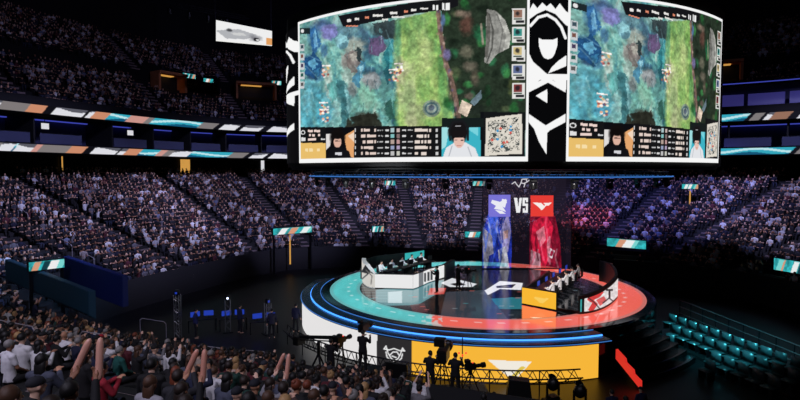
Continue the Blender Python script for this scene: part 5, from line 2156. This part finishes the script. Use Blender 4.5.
for k, (px, py, h, lab) in enumerate(((178, 338, 2.6, 'dark truss tower on the left floor, farthest from the stage'), (228, 332, 2.0, 'dark truss tower between the two left production desks'), (268, 334, 1.9, 'dark truss tower beside the middle production desk, nearest the white skirt'))):
    q = at_z(px, py, 0)
    e = thing('truss_tower', lab, 'truss', (q.x, q.y, 0), R(20 * k), 'truss towers on the left floor')
    bm = bmesh.new()
    for sx_ in (-1, 1):
        for sy_ in (-1, 1):
            tube(bm, (sx_ * .15, sy_ * .15, .05), (sx_ * .15, sy_ * .15, h), .028)
    for j in range(int(h / .35)):
        s = 1 if j % 2 else -1
        for sy_ in (-1, 1):
            tube(bm, (s * -.15, sy_ * .15, .1 + j * .35), (s * .15, sy_ * .15, .1 + (j + 1) * .33), .014, seg=6)
            tube(bm, (sy_ * .15, s * -.15, .1 + j * .35), (sy_ * .15, s * .15, .1 + (j + 1) * .33), .014, seg=6)
    obj('truss_frame', bm, M['metal'], e)
    bm = bmesh.new()
    box(bm, (0, 0, .03), (.6, .6, .06), bevel=.01)
    obj('base_plate', bm, M['darkmetal'], e)
    bm = bmesh.new()
    lathe(bm, [(.13, .0), (.16, .12), (.14, .3)], 14, Matrix.Translation((0, 0, h)))
    l_ = obj('lamp_head', bm, M['black'], e)
    bm = bmesh.new()
    box(bm, (0, -.16, h + .14), (.12, .02, .12))
    obj('lamp_lens', bm, M['bluemon'] if k != 1 else M['lamp'], e)
for k, (px, py, c, lab) in enumerate(((196, 338, (40, 46, 100), 'crew member in blue jacket standing on the left floor near the farthest truss tower'), (240, 333, (30, 34, 70), 'crew member in navy standing by the middle production desk'),
                                      (296, 332, (24, 28, 60), 'crew member in dark jacket standing at the left edge of the white skirt'), (272, 338, (36, 36, 60), 'crew member in slate jacket standing near the production desk closest to the skirt'))):
    q = at_z(px, py, 0)
    person('stand', (q.x, q.y, 0), toward(q.x, q.y, SX, SY) + .5 * k, 'short', HAIRC['black'], 'j', c, lab, None, trous=(16, 16, 24))


# right floor: empty seats on low tiers and the crowd barrier
def empty_seat(loc, rz, label, group):
    global SEAT
    if SEAT is None:
        e = thing('empty_seat', label, 'seat', loc, rz, group)
        bm = bmesh.new()
        box(bm, (0, .05, .43), (.62, .46, .07), bevel=.02)
        obj('seat_pan', bm, M['seat'], e, True)
        bm = bmesh.new()
        box(bm, (0, -.21, .70), (.62, .06, .46), bevel=.02, mtx=Matrix.Translation((0, 0, 0)))
        obj('backrest', bm, M['seat'], e, True)
        for s in (-1, 1):
            bm = bmesh.new()
            box(bm, (s * .27, 0, .2), (.04, .4, .40))
            obj('leg', bm, M['darkmetal'], e)
        SEAT = e
        return e
    c = copy_tree(SEAT)
    c.location, c.rotation_euler = loc, (0, 0, rz)
    c['label'], c['group'] = label, group
    return c


SEAT = None
A_, B_ = at_z(654, 327, .6), at_z(790, 381, .6)
d = Vector((B_.x - A_.x, B_.y - A_.y))
dn = d.normalized()
pr = Vector((dn.y, -dn.x))
if pr.dot(STC - Vector((A_.x, A_.y))) < 0:
    pr = -pr
rz = math.atan2(pr.y, pr.x) - pi / 2
for r_, (off, hz) in enumerate(((-1.1, .36), (0, .18), (1.1, 0.0), (2.2, 0.0))):
    if hz:
        e = thing('seating_tier', 'low black %s tier under the empty floor seats right of the stage' % ('upper', 'lower')[r_], 'platform', (A_.x - pr.x * -off, A_.y + pr.y * off, 0), math.atan2(dn.y, dn.x))
        bm = bmesh.new()
        box(bm, (d.length / 2 + .8, 0, hz / 2), (d.length - .4, 1.08, hz - .01), bevel=.01)
        obj('deck', bm, M['black'], e)
    n = 12
    for k in range(n):
        if r_ == 3 and k > 8:
            continue
        q = Vector((A_.x, A_.y)) + dn * (k * d.length / (n - 1)) + pr * off
        rs_ = (q - STC).length
        an_ = math.degrees(math.atan2(q.y - SY, q.x - SX))
        if rs_ < 11.6 or (rs_ < 14.3 and -72 < an_ < -40):
            continue
        empty_seat((q.x, q.y, hz), rz, 'empty black floor seat, %s from the far end of the %s row from the barrier' % (ORD[k], ORD[r_]), 'empty floor seats right of the stage')
A_, B_ = at_z(680, 300, 1.05), at_z(815, 352, 1.05)
e = thing('crowd_barrier', 'long low steel barrier behind the empty floor seats on the right', 'barrier', (A_.x, A_.y, 0), math.atan2(B_.y - A_.y, B_.x - A_.x))
L = math.hypot(B_.x - A_.x, B_.y - A_.y)
for z in (1.05, .6, .15):
    bm = bmesh.new()
    tube(bm, (0, 0, z), (L, 0, z), .03)
    obj('rail', bm, M['metal'], e)
for k in range(10):
    bm = bmesh.new()
    tube(bm, (L * k / 9, 0, .03), (L * k / 9, 0, 1.05), .028)
    box(bm, (L * k / 9, 0, .015), (.08, .5, .03))
    obj('post', bm, M['darkmetal'], e)

# ================================================================== THE AUDIENCE
def seat_rows(rows, zf, step, cam_min=2.6):
    """seat places (x, y, z, facing, row, phi) that the camera's surroundings could show"""
    outl = []
    aP = {}
    for ri, t in enumerate(rows):
        ts = t + .19
        xs, ys, ph = arc_seats(ts, step)
        A = np.array([bowl(ts, a) for a in AISLES])
        dmin = np.sqrt((xs[:, None] - A[None, :, 0]) ** 2 + (ys[:, None] - A[None, :, 1]) ** 2).min(1)
        z = zf(t)
        X, Y, f = proj(np.stack([xs, ys, np.full(len(xs), z + 1.3)], -1))
        ok = (dmin > .85) & (f > cam_min) & (X > -110) & (X < 910) & (Y < 470)
        x2, y2 = np.array([bowl(ts, p + .002) for p in ph]).T
        x1, y1 = np.array([bowl(ts, p - .002) for p in ph]).T
        face = np.arctan2(x2 - x1, -(y2 - y1))
        for k in np.nonzero(ok)[0]:
            outl.append((xs[k], ys[k], z, face[k] - pi / 2, ri, ph[k], X[k], Y[k], f[k]))
    return outl


RAILS = ((-6, 319, 34, 327), (80, 331, 113, 336), (140, 318, 166, 322), (197, 345, 226, 349), (244, 350, 266, 352), (60, 268, 88, 277), (18, 207, 28, 214), (40, 226, 52, 233), (60, 238, 72, 245), (82, 252, 94, 258))
for x0, y0, x1, y1 in RAILS:
    a, b = stand_hit(x0, y0, 1.25), stand_hit(x1, y1, 1.25)
    if (a - b).length > 3.5:
        b = a + (b - a).normalized() * 3.5
    for k in range(8):
        CLEAR.append((a.lerp(b, k / 7), .42))
for a, b in VOMS:
    for k in range(24):
        CLEAR.append((a.lerp(b, k / 23), .6))
low = seat_rows(T_ROWS, zrow, .59)
P_, Q_ = VOMS[0]
keep = []
for s in low:
    # leave the vomitory at the left free
    X, Y = s[6], s[7]
    if 15 < X < 128 and s[8] > 24:
        top = np.interp(X, [15, 66, 128], [262, 253, 268])
        bot = np.interp(X, [15, 92, 128], [263, 291, 296])
        if top < Y < bot:
            continue
    keep.append(s)
low = [s for s in keep if all(math.hypot(s[0] - q.x, s[1] - q.y) > r for q, r in CLEAR)]
rs = RNG.random(len(low))
low = [s for s, r in zip(low, rs) if r < (.86 if s[8] < 16 else .92)]
# the photograph shows some white-shirted backs clear of the heads in front: those seats nearer the camera are empty
low = [s for s in low if not (s[8] < 26 and s[6] > 486 and s[7] > 350)]      # the stand ends at the production area
for ox, oy, w_ in ((61, 336, 19), (15, 352, 19), (121, 355, 13), (213, 372, 11), (100, 370, 10), (122, 384, 12)):
    s0 = min((s for s in low if s[8] < 26), key=lambda s: (s[6] - ox) ** 2 + (s[7] - oy) ** 2)
    low = [s for s in low if not (s[8] < s0[8] and abs(s[6] - s0[6]) < w_ and s0[7] + 3 < s[7] < s0[7] + 48)]
near = sorted([s for s in low if s[8] < 26 and -8 < s[6] < 520 and s[7] < 424], key=lambda s: math.dist(s[:3], (0, 0, 8.6)))[:300]
near_set = {id(s) for s in near}

POSES = ['sit_rest', 'sit_clap', 'sit_rest', 'sit_rest', 'sit_clap', 'sit_rest', 'sit_phone', 'sit_rest']
SHIRTS = [('black top', (16, 16, 20)), ('charcoal hoodie', (40, 40, 46)), ('navy top', (24, 30, 58)), ('black jacket', (20, 18, 22)), ('grey sweater', (110, 108, 112)), ('white shirt', (215, 213, 216)),
          ('dark green top', (24, 60, 52)), ('brown jacket', (70, 52, 46)), ('black top', (14, 14, 18)), ('maroon top', (84, 26, 36)), ('slate top', (70, 74, 92)), ('beige top', (170, 152, 138)), ('black hoodie', (18, 18, 22))]
HN = ['black', 'black', 'dark brown', 'black', 'brown', 'dark brown', 'black', 'black', 'grey', 'dark brown', 'black', 'auburn', 'black', 'dark brown', 'black', 'brown', 'black', 'blond']
# people the photograph singles out: where the head is, and what they look like
SPECIAL = [((61, 336), None, None, ('white shirt', (232, 230, 234)), 'sit_rest', 'balding'),
           ((15, 352), 'short', 'grey', ('white shirt', (228, 226, 232)), 'sit_rest', None),
           ((76, 346), 'short', 'grey', ('navy top', (26, 30, 56)), 'sit_rest', None),
           ((33, 382), 'cap', None, ('black top', (16, 16, 20)), 'sit_rest', 'navy cap'),
           ((99, 341), 'cap', 'red', ('charcoal hoodie', (44, 44, 50)), 'sit_rest', 'red cap'),
           ((121, 355), 'short', 'grey', ('dark green top', (24, 84, 78)), 'sit_rest', None),
           ((142, 366), 'short', 'black', ('black top', (16, 16, 20)), 'sit_rest', None),
           ((122, 384), 'long', 'brown', ('grey sweater', (150, 148, 156)), 'sit_rest', None),
           ((60, 322), 'short', 'auburn', ('brown jacket', (92, 66, 52)), 'sit_rest', None),
           ((41, 320), 'short', 'blond', ('beige top', (182, 160, 148)), 'sit_rest', None),
           ((92, 396), 'short', 'black', ('black hoodie', (18, 18, 22)), 'sit_raise', None),
           ((172, 396), 'long', 'dark brown', ('black top', (16, 16, 20)), 'sit_raise', None),
           ((100, 370), 'short', 'black', ('maroon top', (150, 26, 44)), 'sit_clap', None),
           ((213, 372), 'short', 'brown', ('white shirt', (212, 210, 214)), 'sit_clap', None),
           ((238, 364), 'long', 'blond', ('beige top', (186, 160, 146)), 'sit_clap', None),
           ((325, 388), 'short', 'black', ('black top', (18, 18, 22)), 'sit_clap', None),
           ((275, 384), 'long', 'dark brown', ('grey sweater', (130, 128, 134)), 'sit_raise', None),
           ((20, 330), 'long', 'dark brown', ('black top', (18, 18, 22)), 'sit_rest', None)]
spec_of = {}
used = set()
for sp in SPECIAL:
    (hx, hy) = sp[0]
    best = min((s for s in near if id(s) not in used), key=lambda s: (s[6] - hx) ** 2 + (s[7] - hy) ** 2)
    used.add(id(best))
    spec_of[id(best)] = sp

rows_used = sorted({s[4] for s in near})
row_no = {r: i for i, r in enumerate(rows_used)}
by_row = {}
for s in low:
    if s[8] < 30 and s[6] > -8:
        by_row.setdefault(s[4], []).append(s)
pos_no = {}
for r, L in by_row.items():
    for i, s in enumerate(sorted(L, key=lambda s: s[6])):
        pos_no[id(s)] = i
DOING = {'sit_rest': 'seated', 'sit_clap': 'clapping', 'sit_raise': 'arms raised', 'sit_phone': 'hand raised'}
NUM = lambda n: ORD[n] if n < len(ORD) else 'number %d' % (n + 1)
n_clap = 0
for s in near:
    x, y, z, rz, ri, ph, X, Y, f = s
    sp = spec_of.get(id(s))
    if sp:
        _, hair, hc, (sn, sc), kd, note = sp
    else:
        kd = random.choice(POSES)
        if random.random() < .05:
            kd = 'sit_raise'
        hair = random.choice(['short', 'short', 'short', 'short', 'long', 'long', 'long', 'bun', 'cap'])
        hc = random.choice(HN)
        sn, sc = random.choice(SHIRTS)
        note = None
    j = random.uniform(-.04, .04)
    if hair == 'cap':
        capc = (170, 30, 44) if hc == 'red' else random.choice([(24, 26, 36), (20, 20, 22), (50, 52, 60)])
        head = (note or 'dark cap') + ' wearing'
        hcol = capc
    elif hair is None:
        head, hcol = 'balding', (0, 0, 0)
    else:
        head, hcol = ('long ' if hair == 'long' else '') + hc + '-haired', HAIRC[hc]
    lab = '%s spectator in %s %s, %s from left, %s row' % (head, sn, DOING[kd], NUM(pos_no[id(s)]), NUM(row_no[ri]))
    tee = sn in ('white shirt', 'beige top') and random.random() < .5
    sk = random.choice(SKINS)
    sc_ = random.uniform(.95, 1.05)
    o = person(kd, (x, y, z), rz + random.uniform(-.35, .35), hair, hcol, sn, sc, lab, 'audience in the near stand', sk, random.choice([(20, 22, 34), (30, 30, 34), (16, 16, 18), (40, 46, 66)]), tee, sc_)
    if kd == 'sit_raise' and (sp or random.random() < .4) and 4.5 < f < 16:
        J = PROTO[kd]['J']
        Tm = Matrix.Translation((x, y, z)) @ Matrix.Rotation(o.rotation_euler.z, 4, 'Z') @ Matrix.Scale(sc_, 4)
        cc = random.choice([(222, 160, 140), (226, 168, 148), (214, 150, 130)])
        for a, sgn in (('l', -1), ('r', 1)):
            w = J['wr' + a] + V3(0, .06, .07)
            dr = V3(-sgn * .25 + .12, .25, 1).normalized()
            b0, b1 = Tm @ (w - dr * .10), Tm @ (w + dr * .40)
            c = thing('clapper_stick', 'pale pink clapper stick, %s hand of spectator %s from left, %s row' % (('left', 'right')[sgn > 0], NUM(pos_no[id(s)]), NUM(row_no[ri])), 'clapper stick', b0, 0, 'inflatable clapper sticks')
            bm = bmesh.new()
            L = (b1 - b0).length
            lathe(bm, [(.012, 0), (.034, .03), (.043, .09), (.043, L - .10), (.038, L - .05), (.024, L - .01), (.008, L)], 16)
            T = (b1 - b0).to_track_quat('Z', 'Y').to_matrix().to_4x4()
            bm.transform(T)
            ob = obj('air_tube', bm, M['clapper'], c, True)
            ob.color = lin(cc)
            bm = bmesh.new()
            tube(bm, (0, 0, -.012), (0, 0, .014), .012)
            bm.transform(T)
            v_ = obj('valve', bm, M['clapper'], c)
            v_.color = lin((235, 225, 220))
            n_clap += 1


# everybody else: one mass of seated figures
def mass_template(arms_up, long_hair):
    parts = []

    def add(fn, ci):
        bm = bmesh.new()
        fn(bm)
        bmesh.ops.triangulate(bm, faces=bm.faces[:])
        bm.verts.ensure_lookup_table()
        V = np.array([v.co for v in bm.verts])
        bm.verts.index_update()
        Fc = np.array([[v.index for v in f.verts] for f in bm.faces])
        bm.free()
        parts.append((V, Fc, ci))

    def limb(bm, a, b, r0, r1, seg=5):
        tube(bm, a, b, r0, r1, seg, cap=False)
    add(lambda b: loft(b, [((0, -.01, .42), .16, .13), ((0, -.02, .72), .15, .11), ((0, -.01, 1.0), .20, .12), ((0, 0, 1.09), .17, .09), ((0, 0, 1.15), .05, .05)], 8), 0)
    add(lambda b: bmesh.ops.create_uvsphere(b, u_segments=8, v_segments=6, radius=1, matrix=Matrix.Translation((0, .035, 1.275)) @ Matrix.Diagonal((.075, .09, .115, 1))), 1)
    add(lambda b: bmesh.ops.create_uvsphere(b, u_segments=8, v_segments=5, radius=1, matrix=Matrix.Translation((0, -.01, 1.315 if not long_hair else 1.26)) @ Matrix.Diagonal((.088, .095, .10 if not long_hair else .16, 1))), 2)
    for s in (-1, 1):
        if arms_up:
            add(lambda b: limb(b, (s * .19, 0, 1.06), (s * .26, .12, 1.12), .055, .045), 0)
            add(lambda b: limb(b, (s * .26, .12, 1.12), (s * .14, .24, 1.40), .045, .04), 1)
        else:
            add(lambda b: limb(b, (s * .20, 0, 1.06), (s * .25, .08, .80), .055, .045), 0)
            add(lambda b: limb(b, (s * .25, .08, .80), (s * .10, .30, .78), .045, .035), 1)
        add(lambda b: limb(b, (s * .10, 0, .52), (s * .13, .42, .52), .085, .065), 3)
        add(lambda b: limb(b, (s * .13, .42, .52), (s * .13, .36, .02), .06, .045), 3)
    Vs, Fs, Cs, n = [], [], [], 0
    for V, Fc, ci in parts:
        Vs.append(V)
        Fs.append(Fc + n)
        Cs.append(np.full(len(V), ci))
        n += len(V)
    return np.concatenate(Vs), np.concatenate(Fs), np.concatenate(Cs)


TEMPL = [mass_template(a, h) for a, h in ((False, False), (False, True), (True, False))]
up = seat_rows(UT, zup, .56, 20)
up = [s for s in up if not (R(22) < s[5] < R(67) and s[4] < 6)]
up = [s for s in up if RNG.random() < .72 and all(math.hypot(s[0] - q.x, s[1] - q.y) > r for q, r in CLEAR)]
mass = [s for s in low if id(s) not in near_set] + up
shc = np.array([(18, 18, 24), (30, 30, 38), (24, 28, 52), (60, 60, 70), (110, 108, 116), (235, 234, 238), (200, 200, 210), (40, 40, 46), (90, 40, 50), (120, 130, 160), (14, 14, 18), (160, 150, 150)], float)
shp = np.array([.22, .13, .12, .06, .06, .09, .05, .11, .03, .03, .08, .02])
skc = np.array(SKINS, float)
hac = np.array([(16, 14, 15), (16, 14, 15), (40, 28, 22), (70, 48, 34), (150, 116, 80), (120, 118, 116)], float)
trc = np.array([(20, 22, 34), (28, 28, 32), (16, 16, 18), (44, 50, 72)], float)
AV, AF, AC, base = [], [], [], 0
for s in mass:
    x, y, z, rz, ri, ph, X, Y, f = s
    V, Fc, ci = TEMPL[RNG.choice(3, p=[.62, .2, .18])]
    a = rz + RNG.uniform(-.4, .4)
    sc = RNG.uniform(.94, 1.07)
    c_, s_ = math.cos(a) * sc, math.sin(a) * sc
    W = np.stack([V[:, 0] * c_ - V[:, 1] * s_ + x + RNG.uniform(-.05, .05), V[:, 0] * s_ + V[:, 1] * c_ + y, V[:, 2] * sc + z], -1)
    pal = np.stack([shc[RNG.choice(len(shc), p=shp)], skc[RNG.integers(len(skc))], hac[RNG.integers(len(hac))], trc[RNG.integers(len(trc))]])
    AV.append(W)
    AF.append(Fc + base)
    AC.append(pal[ci])
    base += len(V)
cm = mesh_np('audience_crowd', np.concatenate(AV), np.concatenate(AF), M['crowd'], None, np.concatenate(AC))
tag(cm, 'dense crowd of seated spectators filling the bowl around and above the stage', 'crowd', None, 'stuff')
print('near', len(near), 'mass', len(mass), 'verts', base, 'clappers', n_clap)

# handrails at the aisles of the near stand
for k, (x0, y0, x1, y1) in enumerate(RAILS):
    a, b = stand_hit(x0, y0, 1.25), stand_hit(x1, y1, 1.25)
    if (a - b).length > 3.5:
        b = a + (b - a).normalized() * 3.5
    za, zb = zrow(t_of(a.x, a.y)), zrow(t_of(b.x, b.y))
    e = thing('handrail', 'pale bent-tube handrail %s' % ['at the left edge of the near stand', 'behind the red-capped spectator in the near stand', 'in the upper middle of the near stand', 'with a middle post near the front of the near stand', 'at the front right of the near stand', 'below the teal-lit parapet at far left',
                                                          'highest of four on the far-left aisle', 'second highest of four on the far-left aisle', 'third highest of four on the far-left aisle', 'lowest of four on the far-left aisle'][k], 'handrail', a, 0, 'aisle handrails')
    d = b - a
    dn = d.normalized()
    rr = .022
    bm = bmesh.new()
    path_tube(bm, [V3(0, 0, -.12), V3(0, 0, 0) + dn * .12, d - dn * .12, d + V3(0, 0, -.12)], rr)
    obj('top_tube', bm, M['rail'], e)
    for q, zz in ((V3(0, 0, -.12), za - a.z), (d + V3(0, 0, -.12), zb - a.z)):
        bm = bmesh.new()
        tube(bm, q, V3(q.x, q.y, min(zz, q.z - .4)), rr)
        obj('post', bm, M['rail'], e)
    if k == 3:
        bm = bmesh.new()
        tube(bm, d / 2, V3(d.x / 2, d.y / 2, d.z / 2 - 1.1), rr)
        obj('post', bm, M['rail'], e)

# ================================================================== LIGHT
w = bpy.data.worlds.new('dark_hall')
SC.world = w
w.use_nodes = True
w.node_tree.nodes['Background'].inputs[0].default_value = (.010, .010, .022, 1)
w.node_tree.nodes['Background'].inputs[1].default_value = .35


def spot(loc, to, power, color, angle, blend=.6, radius=.4):
    l = bpy.data.lights.new('rig_spot', 'SPOT')
    l.energy, l.color = power, color
    l.spot_size, l.spot_blend, l.shadow_soft_size = R(angle), blend, radius
    o = bpy.data.objects.new('rig_spot', l)
    COL.objects.link(o)
    o.location = loc
    o.rotation_euler = (Vector(to) - Vector(loc)).to_track_quat('-Z', 'Y').to_euler()
    return o


VIO = (.56, .55, 1.0)
BLU = (.26, .28, 1.0)
LIGHTS = [((-4, 34, 30), (-30, 49, 4), 24000, VIO, 50), ((0, 38, 31), (-18, 66, 4), 33000, VIO, 46), ((5, 44, 32), (6, 70, 3), 42000, VIO, 48), ((12, 46, 31), (30, 61, 3), 36000, BLU, 44),
          ((16, 36, 31), (44, 51, 4), 32000, VIO, 50), ((-6, 30, 30), (-30, 36, 4), 9000, VIO, 50),
          ((-3, -10, 30), (-10, 11, 5), 11500, (.84, .80, 1.0), 60), ((-14, 4, 22), (-8, 14, 4), 4200, (.80, .76, 1.0), 70),
          ((0, 30, 30), (-42, 60, 24), 7500, (.55, .52, 1.0), 70), ((6, 34, 32), (-10, 92, 24), 6500, (.5, .5, 1.0), 60), ((12, 34, 32), (44, 64, 24), 900, (.5, .5, 1.0), 60),
          # stage wash
          ((-3, 11, 18), (0, 42, 2.5), 44000, (.9, .97, 1.0), 15), ((3, 11, 18), (10.6, 35.5, 2.5), 34000, (1.0, .95, .94), 13), ((5.6, 38, 9.2), (5.6, 37, 2), 500, (.7, .85, 1.0), 120),
          # accents on the far crowd and the floor
          ((16, 44, 24), (19.7, 58, 4), 16000, (1.0, .12, .10), 17), ((7, 19, 21), (17.9, 30.2, .7), 44000, (.10, .85, 1.0), 23), ((-12, 22, 20), (-12, 33, .5), 1500, (.15, .25, 1.0), 44),
          ((-14, 30, 20), (-23, 34, 4), 5000, (.2, .5, 1.0), 36)]
for L in LIGHTS:
    spot(*L)

SC.view_settings.view_transform = 'Standard'
SC.view_settings.look = 'None'
SC.view_settings.exposure = 0.0
SC.view_settings.gamma = 1.0
SC.view_settings.use_curve_mapping = False
SC.cycles.use_denoising = True
SC.cycles.max_bounces = 5
SC.cycles.transparent_max_bounces = 16
SC.cycles.sample_clamp_indirect = 4.0
